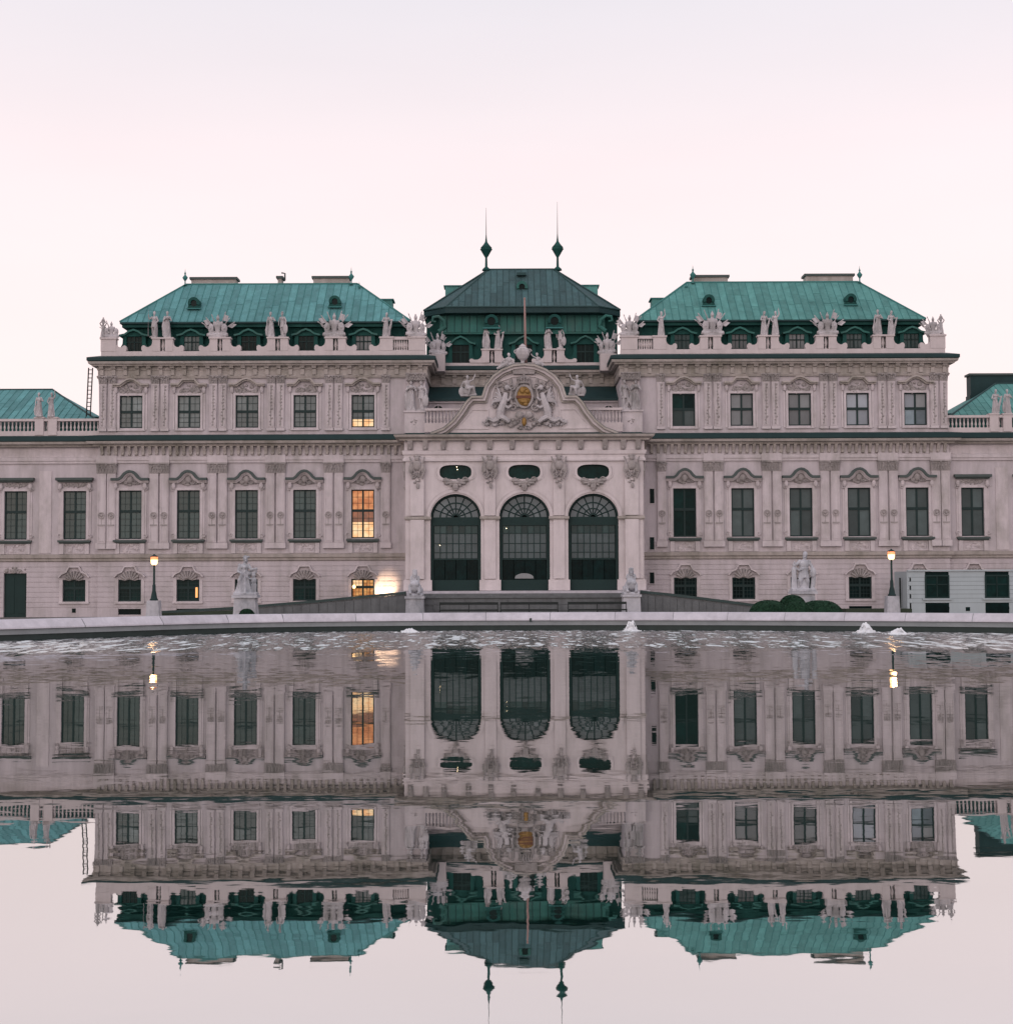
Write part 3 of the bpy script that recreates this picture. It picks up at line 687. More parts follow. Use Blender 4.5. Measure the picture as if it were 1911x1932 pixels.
# ---------------------------------------------------------------- wings: parapet, mansard, dormers, roof
YP = -.12
Zp0, Zp1, Zpc = zf(660, YP), zf(634, YP), zf(637, YP)
def pedestal(x, w, gap=0.0):
    """parapet block; gap = width of the slot that holds a small baluster"""
    mb = MB(); a = w / 2
    if gap:
        mb.box(x - a, x - gap, YP, YP + .5, Zp0, Zpc).box(x + gap, x + a, YP, YP + .5, Zp0, Zpc)
        o = mb.build('pedestal', PALE, palace)
        MB().lathe([(.09, 0), (.09, .06), (.05, .12), (.12, .38), (.05, .8), (.09, .88), (.09, Zpc - Zp0)], 8, (x, YP + .22, Zp0), cap=False).build('baluster', PALE, o)
    else: o = mb.box(x - a, x + a, YP, YP + .5, Zp0, Zpc).build('pedestal', PALE, palace)
    MB().box(x - a - .06, x + a + .06, YP - .06, YP + .56, Zpc + .003, Zp1).build('cap_stone', PALE, o)
    return o
def console(x, d):
    z = lambda v: zf(v, YP)
    p = [(0, z(660)), (.70, z(660)), (.76, z(656)), (.74, z(651)), (.64, z(648.5)), (.50, z(649.5)), (.42, z(652)), (.25, z(652)), (.08, z(649)), (0, z(644))]
    return MB().prism([(x + d * a, b) for a, b in p], YP + .03, YP + .40).build('scroll_console', PALE, palace)
YD, YM = .85, 1.45
dormer_me = {}
def make_dormer(x, y, parent, vtop=621, vbot=660, panes=P_DARK, label=None, W=1.6):
    z0, z1 = zf(vbot, y), zf(vtop, y); h = z1 - z0; a = W / 2; key = (round(h, 3), W)
    def body():
        mb = MB()
        for sg in (-1, 1): mb.box(sg * a, sg * (a - .26), 0, 1.2, 0, h * .72); mb.prism([(sg * a, 0), (sg * (a + .22), 0), (sg * (a + .16), h * .18), (sg * (a + .02), h * .36), (sg * a, h * .6)], .02, .5)
        mb.prism([(-a, h * .72), (a, h * .72), (a * .8, h * .86), (0, h * .98), (-a * .8, h * .86)], 0, 1.2)
        return mb.mesh('dormer', MANSARD)
    o = put('dormer', cached(('db', key), body), parent, (x, y, z0))
    def hood(): return MB().bar([(-a - .20, h * .72), (-a * .75, h * .78), (-a * .4, h * .92), (0, h), (a * .4, h * .92), (a * .75, h * .78), (a + .20, h * .72)], -.04, .08, -.28, 1.3).mesh('hood', COPPERL)
    put('hood', cached(('dh', key), hood), o)
    if label: o['label'] = label
    def grid():
        mb = MB(); b = a - .26
        mb.box(-.04, .04, .1, .16, .05, h * .72); mb.box(-b, b, .1, .16, h * .42, h * .47); mb.box(-b, b, .1, .16, 0, .06)
        for q in (-.5, .5): mb.box(q * b - .015, q * b + .015, .11, .14, 0.05, h * .72)
        return mb.mesh('window_frame', DKGREEN)
    put('window_frame', cached(('dg', key), grid), o)
    for sg in (-1, 1): put('pane', cached(('dp', key, sg, panes.name), lambda: MB().box(sg * .045, sg * (a - .26), .17, .2, 0.06, h * .72).mesh('pane', panes)), o)
    return o
def seam_strips(roof, xs, poly, matl, seam_mat, rows=2, seed=1, th=.03):
    """copper sheets between standing seams on a sloping face; poly(x) gives the two ends (Vector) of the slope line at x, or None"""
    rnd = random.Random(seed); sm = MB()
    for i in range(len(xs) - 1):
        A, B = poly(xs[i]), poly(xs[i + 1])
        if A is None or B is None: continue
        cut = [0] + sorted(rnd.uniform(.3, .7) if rows == 2 else (k + rnd.uniform(-.12, .12)) / rows for k in range(1, rows)) + [1]
        LA, LB = (A[1] - A[0]).length, (B[1] - B[0]).length; L = max(LA, LB)
        full = (A if LA >= LB else B); nrm = (full[1] - full[0]).cross(Vector((1, 0, 0))).normalized()
        if nrm.z < 0: nrm = -nrm
        for k in range(len(cut) - 1):
            def pt(E, t): return E[0] + (E[1] - E[0]).normalized() * min((E[1] - E[0]).length, t * L) if (E[1] - E[0]).length > 1e-4 else E[0].copy()
            q = [pt(A, cut[k]), pt(B, cut[k]), pt(B, cut[k + 1]), pt(A, cut[k + 1])]
            if (q[3] - q[0]).length < .02 and (q[2] - q[1]).length < .02: continue
            q[0] = q[0] + (q[1] - q[0]) * .02; q[3] = q[3] + (q[2] - q[3]) * .02
            off = nrm * rnd.uniform(.0, .012) + (nrm * .012 if k % 2 else Vector())
            mb = MB(); mb.add([tuple(p + off) for p in q] + [tuple(p + off - nrm * th) for p in q], [(0, 1, 2, 3), (7, 6, 5, 4), (0, 4, 5, 1), (1, 5, 6, 2), (2, 6, 7, 3), (3, 7, 4, 0)])
            mb.build('copper_sheet', matl, roof)
        if LA > .05: sm.tube([tuple(A[0] + nrm * .02), tuple(A[1] + nrm * .02)], .026, 4)
    stuff(sm.build('standing_seams', seam_mat, roof))
def round_dormer(x, v, y, r, parent, mt=MANSARD):
    z = zf(v, y); o = put('round_dormer', MB().prism(circle(0, 0, r, 14), 0, 2.0).prism([(-r * 1.15, -r * .95), (r * 1.15, -r * .95), (r * .9, -r * .3), (-r * .9, -r * .3)], -.02, 1.6).mesh('round_dormer', mt), parent, (x, y, z))
    MB().bar(circle(0, 0, r * .82, 14, -.4, math.pi + .4), -.08, .12, -.14, .3).build('hood', mt, o)
    MB().prism(circle(0, 0, r * .62, 12), -.03, .05).build('pane', P_DARK, o)
    MB().box(-r * 1.25, r * 1.25, -.12, .1, -r * 1.1, -r * .92).build('sill', SEAM, o)
    return o
def finial(x, y, z, k, parent, mt=SEAM):
    pr = [(.16, 0), (.06, .12), (.05, .35), (.09, .42), (.20, .58), (.24, .70), (.10, .86), (.05, .98), (.10, 1.06), (.03, 1.16), (.005, 1.45)]
    return MB().lathe([(r * k, q * k) for r, q in pr], 8, (x, y, z)).build('finial', mt, parent, True)
def chimney(x0, x1, y0, y1, z0, z1, parent, mt=WARM):
    o = MB().box(x0, x1, y0, y1, z0, z1 - .16).build('chimney', mt, parent)
    MB().box(x0 - .12, x1 + .12, y0 - .12, y1 + .12, z1 - .157, z1).build('cap', LEAD, o); MB().box(x0 - .06, x1 + .06, y0 - .06, y1 + .06, z0 - .3, z0 + .06).build('base', FLASH, o)
    return o
for s in (-1, 1):
    side = lambda xa, xb: (min(s * xa, s * xb), max(s * xa, s * xb))
    MB().box(*side(XI, XO - .1), YP + .02, YP + .45, zf(673, YP) - .2, Zp0 - .004).build('parapet_base', PALE, palace)
    kinds = ['single', 'trophy', 'pair', 'trophy', 'pair', 'corner']
    xs = [9.45, 12.98, 16.98, 20.98, 24.95, 28.72]
    for k, x in zip(kinds, xs):
        if k == 'single': pedestal(s * x, .9)
        elif k == 'corner':
            pedestal(s * 28.70, 1.05)
        else: pedestal(s * x, 1.42, .17)
        hw = {'single': .45, 'trophy': .71, 'pair': .71, 'corner': .52}[k]
        if k != 'corner': console(s * (x + hw), s)
        if k != 'single': console(s * (x - hw), -s)
    # inner corner: balustrade and pier
    o = pedestal(s * 7.35, 1.15)
    MB().box(*side(7.93, 9.0), YP + .06, YP + .44, Zpc - .10, Zp1 - .004).build('handrail', PALE, palace)
    for j in range(6): MB().lathe([(.08, 0), (.08, .05), (.045, .1), (.10, .33), (.045, .72), (.08, .78), (.08, Zpc - Zp0 - .1)], 8, (s * (8.06 + j * .165), YP + .24, Zp0), cap=False).build('baluster', PALE, palace)
    # roof and mansard
    E0, E1, R0, R1 = 7.85, 28.08, 11.95, 24.35
    ze_, zr_, ye, yr = zf(605.5, .55), zf(535.8, 4.6), .55, 4.6
    roof = MB().box(*side(E0 + .1, E1 - .1), ye + .2, 12, ze_ - .32, ze_ - .1).build('roof', MANSARD, palace)
    MB().box(*side(E0, E1), ye - .03, 12.2, ze_ - .10, ze_ + .0).build('eave', FLASH, roof)
    mb = MB(); pts = [(E0, ye, ze_), (E1, ye, ze_), (R1, yr, zr_), (R0, yr, zr_), (E0, 12.2, ze_), (E1, 12.2, ze_), (R1, 8.2, zr_), (R0, 8.2, zr_)]
    mb.add([(s * a, b, c + .005) for a, b, c in pts], [(1, 5, 6, 2), (0, 3, 7, 4), (3, 2, 6, 7), (4, 7, 6, 5), (0, 1, 2, 3)])
    mb.build('roof_deck', COPPERB if s < 0 else COPPER, roof)
    def slope(x):
        xa = abs(x)
        t = 1.0
        if xa < R0: t = (xa - E0) / (R0 - E0)
        elif xa > R1: t = (E1 - xa) / (E1 - R1)
        t = max(0.0, min(1.0, t)); a = Vector((x, ye, ze_ + .03)); return a, Vector((x, seg(ye, yr, t), seg(ze_, zr_, t) + .03))
    seam_strips(roof, [s * v for v in frange(E0 + .02, E1 - .02, 40)], slope, COPPERB if s < 0 else COPPER, SEAM, 2, 7 + s)
    for (xa, ya, za), (xb, yb, zb) in (((E0, ye, ze_), (R0, yr, zr_)), ((E1, ye, ze_), (R1, yr, zr_)), ((R0, yr, zr_), (R1, yr, zr_)), ((E1, 12.2, ze_), (R1, 8.2, zr_)), ((E0, 12.2, ze_), (R0, 8.2, zr_))):
        MB().tube([(s * xa, ya, za + .06), (s * xb, yb, zb + .06)], .07, 6).build('ridge_roll', SEAM, roof)
    # mansard wall: flares out at its foot
    ms = put('mansard', None, palace)
    ym = 1.3
    prof = [(0, zf(672, ym)), (.22, zf(668, ym)), (.16, zf(655, ym)), (.03, zf(640, ym)), (0, zf(628, ym)), (.10, zf(618, ym)), (.25, ze_ - .33), (-.4, ze_ - .33), (-.4, zf(672, ym))]
    pth = [(-E1 + .5, 11), (-E1 + .5, ym), (-E0 - .5, ym), (-E0 - .5, 11)] if s < 0 else [(E0 + .5, 11), (E0 + .5, ym), (E1 - .5, ym), (E1 - .5, 11)]
    MB().sweep(prof, pth).build('mansard_face', MANSARD, ms)
    mb = MB()
    for j in range(28): xx = s * seg(E0 + .6, E1 - .8, j / 27); mb.tube([(xx, ym - .24, prof[1][1]), (xx, ym - .18, prof[2][1]), (xx, ym - .05, prof[3][1]), (xx, ym - .02, prof[4][1]), (xx, ym - .12, prof[5][1])], .03, 4)
    stuff(mb.build('standing_seams', MANSARD, ms))
    for i, b in enumerate(BAYS):
        if s < 0: pm, lb = ((P_NETL, 'dormer with two pale lit-up panes') if i == 0 else (P_NET if i == 3 else P_DARK, None))
        else: pm = [P_GREEN, P_NETL, P_NETL, P_NET, P_GREEN][i]; lb = None
        make_dormer(s * (b + .05), YD, palace, panes=pm)
    for v, q in ((24, 0), (13.2, 1)):
        pass
    for xx, vv in (((366.4, 571), (632, 569)) if s < 0 else ((1336.8, 566), (1604, 565.5))):
        yv = seg(ye, yr, (zf(vv + 10, 2.0) - ze_) / (zr_ - ze_)) - .25
        round_dormer(at(xx, vv, yv).x, vv + (-1.5 if s < 0 else 2), yv, .40, palace)
    chs = [(359, 448, 523), (522, 534, 521), (589, 661, 521)] if s < 0 else [(1304, 1375, 519), (1517, 1611, 516.6)]
    for a, b, v in chs:
        xa, xb = at(a, v, 5.2).x, at(b, v, 5.2).x; chimney(xa + .1, xb - .1, 5.2, 6.2, zr_ - .1, at((a + b) / 2, v, 5.2).z, palace)
    fin = [(350, 506, 1.0), (663, 503, 1.05)] if s < 0 else [(1306.5, 499, 1.05), (1620.7, 500, 1.0)]
    for u, v, k in fin:
        p = at(u, v, 4.4); finial(p.x, 4.4, zr_ - .05, (p.z - zr_) / 1.45, palace)
    p = at(678 if s < 0 else 1294, 530, 4.0); finial(p.x, 4.0, p.z - .75, .5, palace)
    # box dormer looking out of the inner hip
    xb_ = s * 8.0
    zq = zf(570, 6.0)
    o = MB().box(*side(9.45, 11.0), 5.0, 6.4, zf(592, 6), zq).build('box_dormer', COPPER, palace); MB().box(*side(9.33, 11.0), 4.9, 6.5, zq + .003, zq + .08).build('cap', SEAM, o)
if True:
    p = at(538, 516, 5.6); MB().tube([(p.x, 5.6, p.z - .5), (p.x, 5.6, p.z), (p.x - .25, 5.6, p.z + .05)], .06, 6).build('vent_pipe', LEAD, palace)

# ---------------------------------------------------------------- recessed centre behind the porch
YR = 5.0
MB().box(-XI + .003, XI - .003, YR, YR + .5, zf(735, YR) - 1.0, zf(692, YR)).build('recess_wall', STUCCO, palace)
mb = MB(); zA, zB = zf(752, 2.4), zf(729, 4.98)
mb.add([(-XI + .004, 2.4, zA), (XI - .004, 2.4, zA), (XI - .004, 4.99, zB), (-XI + .004, 4.99, zB), (-XI + .004, 2.4, zA - .16), (XI - .004, 2.4, zA - .16), (XI - .004, 4.99, zB - .16), (-XI + .004, 4.99, zB - .16)], [(0, 1, 2, 3), (7, 6, 5, 4), (0, 4, 5, 1)]).build('lean_to_roof', FLASH, palace)
MB().box(-XI + .004, XI - .004, 2.65, 2.75, zf(830, 2.6), zA - .02).build('recess_lower_wall', STUCCO, palace)
MB().box(-XI + .004, XI - .004, 2.5, 2.65, zf(760, 2.6), zf(755, 2.6)).build('recess_moulding', TRIM, palace)
for u in (827, 1148):
    p = at(u, 772, 2.6); o = MB().prism(circle(p.x, p.z - .1, .42, 12, 0, math.pi), 2.58, 2.64).build('lunette', P_DARK, palace)
    MB().bar(circle(p.x, p.z - .1, .42, 12, 0, math.pi), -.02, .07, 2.54, 2.647).box(p.x - .03, p.x + .03, 2.55, 2.58, p.z - .1, p.z + .3).build('lunette_frame', TRIM, o)
for s in (-1, 1):                                # terrace balustrade over the porch
    yb, z0, z1 = -1.6, zf(801, -1.6), zf(770, -1.6)
    mb = MB().box(s * 3.5, s * (XI - .02), yb - .1, yb + .3, z1 - .16, z1).box(s * 3.5, s * (XI - .023), yb - .06, yb + .26, z0 - .5, z0 + .12); mb.build('handrail', PALE, palace)
    for j in range(11): MB().lathe([(.07, 0), (.07, .05), (.04, .1), (.095, .35), (.04, .7), (.07, .78), (.07, z1 - z0 - .28)], 8, (s * (4.2 + j * .235), yb + .1, z0 + .12), cap=False).build('baluster', PALE, palace)
    # pier with two atlas figures at the inner corner of the wing
    x0, x1 = s * 6.76, s * 8.15; zt, zb_ = zf(774, -.9), zf(816, -.9)
    o = MB().box(x0, x1, -.85, .0, zb_, zt - .12).build('pier_pedestal', TRIM, palace)
    MB().box(x0 - s * .06, x1 + s * .06, -.93, -.004, zt - .117, zt).build('cap_stone', TRIM, o)
    relief(0, 0, .5, .55, 10, 9, .04).build('relief_panel', RELIEF, o, loc=(s * 7.45, -.86, (zt + zb_) / 2))
    MB().box(x0, x1 - s * .1, -.9, -.004, zb_ - .26, zb_ - .004).build('flashing', FLASH, o)
    MB().box(x0, s * 8.0, -.45, -.004, zt + .004, zf(712, -.4)).build('corner_pier', TRIM, palace)
    put('capital', cached('capA', lambda: capital(1.25, zf(704, -.5) - zf(718, -.5), .35).mesh('capital', RELIEF)), palace, (s * 7.4, -.45, zf(718, -.5)))

# parapet of the recess
YQ = 4.55
zq0, zq1 = zf(684, YQ), zf(658, YQ)
MB().box(-XI + .5, XI - .5, YQ + .1, YQ + .5, zf(697, YQ), zq0).build('parapet_base', PALE, palace)
for c in (928, 1045.5):
    x = at(c, 660, YQ).x
    o = MB().box(x - .73, x - .18, YQ, YQ + .5, zq0 + .004, zq1 - .1).box(x + .18, x + .73, YQ, YQ + .5, zq0 + .004, zq1 - .1).build('pedestal', PALE, palace)
    MB().box(x - .79, x + .79, YQ - .06, YQ + .56, zq1 - .097, zq1).build('cap_stone', PALE, o)
    MB().lathe([(.09, 0), (.09, .06), (.05, .12), (.12, .38), (.05, .75), (.09, .85), (.09, zq1 - zq0 - .1)], 8, (x, YQ + .25, zq0), cap=False).build('baluster', PALE, o)
    for d in (-1, 1):
        MB().prism([(x + d * (.731 + a), zq0 + .004 + b) for a, b in ((0, 0), (.85, 0), (.92, .15), (.86, .28), (.7, .30), (.55, .22), (.3, .22), (.1, .34), (0, .55))], YQ + .05, YQ + .42).build('scroll_console', PALE, palace)

# ---------------------------------------------------------------- central roof
cr = put('central_roof', None, palace)
z_e, z_r = zf(580, 4.3), zf(509.5, 9.0); z_o = zf(586.5, 5.9)
FX, OX, RX = 5.55, 7.2, 2.46
yF, yO, yRg = 4.3, 5.9, 9.0
mb = MB(); z_b = z_e
V = [(-FX, yF, z_e), (FX, yF, z_e), (OX, yO, z_o), (OX, 14.5, z_o), (-OX, 14.5, z_o), (-OX, yO, z_o), (-RX, yRg, z_r), (RX, yRg, z_r), (RX, 11, z_r), (-RX, 11, z_r)]
mb.add(V, [(0, 1, 7, 6), (1, 2, 7), (2, 3, 8, 7), (3, 4, 9, 8), (4, 5, 6, 9), (5, 0, 6), (6, 7, 8, 9)]).build('roof_deck', COPPERD, cr)
def cslope(x):
    t = 1.0 if abs(x) <= RX else max(0.0, (FX - abs(x)) / (FX - RX)); return Vector((x, yF, z_e + .03)), Vector((x, seg(yF, yRg, t), seg(z_e, z_r, t) + .03))
seam_strips(cr, frange(-FX + .01, FX - .01, 25), cslope, COPPERD, SEAMD, 2, 5)
for a, b in ((0, 6), (1, 7), (5, 6), (2, 7), (6, 7), (0, 1), (0, 5), (1, 2)): MB().tube([(V[a][0], V[a][1], V[a][2] + .05), (V[b][0], V[b][1], V[b][2] + .05)], .07, 6).build('ridge_roll', SEAMD, cr)
pth = [(-OX, 14), (-OX, yO), (-FX, yF), (FX, yF), (OX, yO), (OX, 14)]
MB().sweep([(0, z_e - .38), (.0, z_e - .02), (-1.4, z_e - .02), (-1.4, z_e - .38)], pth).build('eave', FLASH, cr)
# concave green tier
zt0, zt1 = zf(627, 4.75), z_e - .385
TX = 6.1
tp = [(-TX, 13), (-TX, 6.3), (-TX + 1.1, 4.75), (TX - 1.1, 4.75), (TX, 6.3), (TX, 13)]
tp = [(-TX, 13), (-TX, 4.75), (TX, 4.75), (TX, 13)]
h = zt1 - zt0
MB().sweep([(0, zt0 - .12), (0.03, zt0), (-.22, zt0 + h * .25), (-.40, zt0 + h * .55), (-.48, zt1), (-1.6, zt1), (-1.6, zt0 - .12)], tp).build('tier_deck', COPPERL, cr)
def tier(x):
    return Vector((x, 4.70, zt0 + .02)), Vector((x, 5.20, zt0 + h * .97))
seam_strips(cr, frange(-TX + .1, TX - .1, 23), tier, COPPERL, SEAMD, 1, 12)
for s in (-1, 1):
    mb = MB(); pts = [(s * (TX - .05), 4.66, zt0 + .05), (s * (TX - .5), 4.7, zt0 + h * .30), (s * (TX - .42), 4.62, zt0 + h * .62), (s * (TX - .05), 4.55, zt0 + h * .85), (s * (TX + .35), 4.5, zt0 + h * .80), (s * (TX + .40), 4.5, zt0 + h * .58), (s * (TX + .15), 4.5, zt0 + h * .55)]
    mb.tube(pts, [.16, .15, .13, .12, .11, .09, .07], 8).build('corner_volute', COPPERL, cr)
# lower dark storey with dormers
MB().box(-7.02, 7.02, 6.4, 13, zf(700, 6.4), z_o - .40).build('attic_return', MANSARD, palace)
MB().box(-TX + .05, TX - .05, 5.25, 6.0, zf(690, 5.2) - .4, zt0 - .124).build('attic_wall', MANSARD, palace)
for u in (869, 988, 1104):
    make_dormer(at(u, 660, 4.95).x, 4.95, palace, 636, 686, P_DARK, W=1.75)
for u in (927, 1046):
    round_dormer(at(u, 606, 4.55).x, 606, 4.55, .50, palace)
yv = seg(yF, yRg, .50) - .2
o = round_dormer(at(984.7, 541, yv).x, 541.5, yv, .42, palace, COPPERL)
MB().box(-.35, .35, yv + 1.3, yv + 1.9, zf(519, yv + 1.3), zf(514, yv + 1.3)).build('roof_vent', SEAMD, cr)
for s in (-1, 1):
    xa, xb = s * 4.5, s * 5.72
    o = MB().box(xa, xb, 8.4, 9.6, zf(572, 9), zf(543, 9)).build('box_dormer', COPPER, palace); MB().box(xa - s * .1, xb + s * .12, 8.3, 9.7, zf(543, 9) + .003, zf(541, 9)).build('cap', SEAM, o)
for u, vb, vt in ((917.3, 471.5, 392), (1051.7, 470.5, 381)):
    y = 9.0; p = at(u, vb, y); zb_ = z_r - .05; hb = p.z - zb_; zt = at(u, vt, y).z - zb_
    pr = [(.32, 0), (.30, .12), (.10, .3), (.08, hb * .62), (.18, hb * .72), (.40, hb - .06), (.47, hb + .02), (.40, hb + .12), (.44, hb + .15), (.22, hb + .40), (.09, hb + .60), (.05, hb + .9), (.028, hb + 1.2), (.02, hb + 2.0), (.008, zt)]
    MB().lathe(pr, 10, (p.x, y, zb_)).build('finial', MANSARD, palace, True)

# ---------------------------------------------------------------- porch
YF = -4.0
porch = palace
pz = lambda v, y=YF: zf(v, y)
zi, ztop, zcor = pz(976), pz(830), pz(849)
AX, AR = [-4.56, 0.0, 4.56], 1.67
zfl = pz(1114)
zap = pz(931.5); arz = zap - zi
def ring_panel(mb, curve, x0, x1, z0, z1, y0, y1):
    """rectangle x0..x1, z0..z1 with a hole along the closed curve"""
    cx, cz = sum(p[0] for p in curve) / len(curve), sum(p[1] for p in curve) / len(curve)
    ang = [(math.atan2(p[1] - cz, p[0] - cx), p) for p in curve]
    for X, Z in ((x0, z0), (x1, z0), (x1, z1), (x0, z1)):
        a = math.atan2(Z - cz, X - cx); ang.sort(); k = next((i for i, q in enumerate(ang) if q[0] > a), 0)
        A, B = ang[k - 1], ang[k]; da = (B[0] - A[0]) % (2 * math.pi); t = ((a - A[0]) % (2 * math.pi)) / da if da else 0
        ang.append((a, (seg(A[1][0], B[1][0], t), seg(A[1][1], B[1][1], t))))
    ang.sort(); n = len(ang); inn = [q[1] for q in ang]; out = []
    for a, _p in ang:
        dx, dz = math.cos(a), math.sin(a)
        t = min((x1 - cx) / dx if dx > 1e-9 else 1e9, (x0 - cx) / dx if dx < -1e-9 else 1e9, (z1 - cz) / dz if dz > 1e-9 else 1e9, (z0 - cz) / dz if dz < -1e-9 else 1e9)
        out.append((cx + dx * t, cz + dz * t))
    vs_ = [(x, y0, z) for x, z in inn] + [(x, y0, z) for x, z in out] + [(x, y1, z) for x, z in inn]
    fs = []
    for i in range(n):
        j = (i + 1) % n; fs += [(i, j, n + j, n + i), (i, 2 * n + i, 2 * n + j, j)]
    return mb.add(vs_, fs)
bw = 2.28; zsplit = pz(915)
mb = MB()
def oval(cx, k=1.0):
    cz = pz(890.5); return [(cx + k * x, cz + k * z) for x, z in [(1.08 * math.copysign(abs(math.cos(a)) ** .62, math.cos(a)), .50 * math.copysign(abs(math.sin(a)) ** .75, math.sin(a))) for a in [2 * math.pi * i / 28 for i in range(28)]]]
for ax in AX:
    ring_panel(mb, oval(ax), ax - bw, ax + bw, zsplit, ztop, YF, YF + .5)
    arc = circle(ax, zi, AR, 20, 0, math.pi, arz)
    n = len(arc)
    for i in range(n - 1):
        (xa, za), (xb, zb) = arc[i], arc[i + 1]
        mb.add([(xa, YF, za), (xb, YF, zb), (xb, YF, zsplit), (xa, YF, zsplit), (xa, YF + .6, za), (xb, YF + .6, zb)], [(0, 1, 2, 3), (0, 4, 5, 1)])
    for sg in (-1, 1): mb.box(ax + sg * AR, ax + sg * bw, YF, YF + .6, zi, zsplit)
for sg in (-1, 1): mb.box(sg * (AX[2] + bw), sg * XP, YF, YF + .6, zi, ztop); mb.box(sg * (XP - .5), sg * XP, YF + .6, .4, 0, ztop)
mb.build('porch_wall', PORCHST, porch)
edges = [-XP, -6.23, -2.89, -1.67, 1.67, 2.89, 6.23, XP]
piers = [(edges[0], edges[1]), (edges[2], edges[3]), (edges[4], edges[5]), (edges[6], edges[7])]
for xa, xb in piers:
    o = MB().box(xa, xb, YF, YF + .6, zfl - .1, zi - .003).build('pier', PORCHST, porch)
    MB().box(xa - .10, xb + .10, YF - .14, YF + .62, zfl, pz(1094)).build('plinth', PORCHST, o)
    w = xb - xa
    if w > 1.5:
        c = xa + .86 if xa > 0 else xb - .86
        for zz0, zz1 in ((pz(1092), zi - .16), (zi + .12, pz(870))): MB().box(c - .45, c + .45, YF - .24, YF - .003, zz0, zz1).build('pilaster', PORCHST, o)
        c2 = xb - .38 if xa > 0 else xa + .38
        for zz0, zz1 in ((pz(1092), zi - .16), (zi + .12, pz(870))): MB().box(c2 - .32, c2 + .32, YF - .07, YF - .002, zz0, zz1).build('pilaster', PORCHST, o)
    else:
        c = (xa + xb) / 2
        MB().box(c - .38, c + .38, YF - .12, YF - .003, pz(1092), zi - .16).build('pilaster', PORCHST, o); MB().box(c - .36, c + .36, YF - .13, YF - .003, zi + .12, pz(870)).build('pilaster', PORCHST, o)
    MB().box(xa - .06, xb + .06, YF - .22, YF + .64, zi - .10, zi + .06).box(xa - .02, xb + .02, YF - .16, YF + .61, zi - .16, zi - .103).build('impost', WARM, o)
    # trophy relief hung at the head of the pier
    def trophy_relief():
        mb = MB(); z = lambda v: pz(v) - pz(890)
        mb.ell((0, -.1, z(878)), (.30, .16, .34), 10, 6); mb.ell((0, -.12, z(866)), (.17, .15, .17), 8, 5); mb.ell((0, -.1, z(861)), (.26, .10, .08), 8, 4)
        for sg in (-1, 1):
            mb.tube([(sg * .5, -.08, z(862)), (sg * .12, -.1, z(894))], [.05, .07], 5); mb.ell((sg * .36, -.1, z(884)), (.15, .1, .30), 8, 5); mb.scroll(sg * .24, z(897), .18, -.08, sg, 1.4, .28)
            mb.tube([(sg * .42, -.06, z(874)), (sg * .5, -.06, z(888)), (sg * .3, -.08, z(904))], [.07, .09, .05], 5)
        r_ = relief(0, z(902), .5, .8, 22, 31, .08); mb.add(r_.v, r_.f); mb.ell((.05, -.08, z(917)), (.11, .08, .20), 6, 4)
        return mb.mesh('trophy_relief', RELIEF)
    put('trophy_relief', cached('trel', trophy_relief), porch, (c, YF - .26, pz(890)))
for s in (-1, 1): put('trophy_relief', _cache['trel'], porch, (s * (XP - .02), YF + .7, pz(890)), R(90 * s))
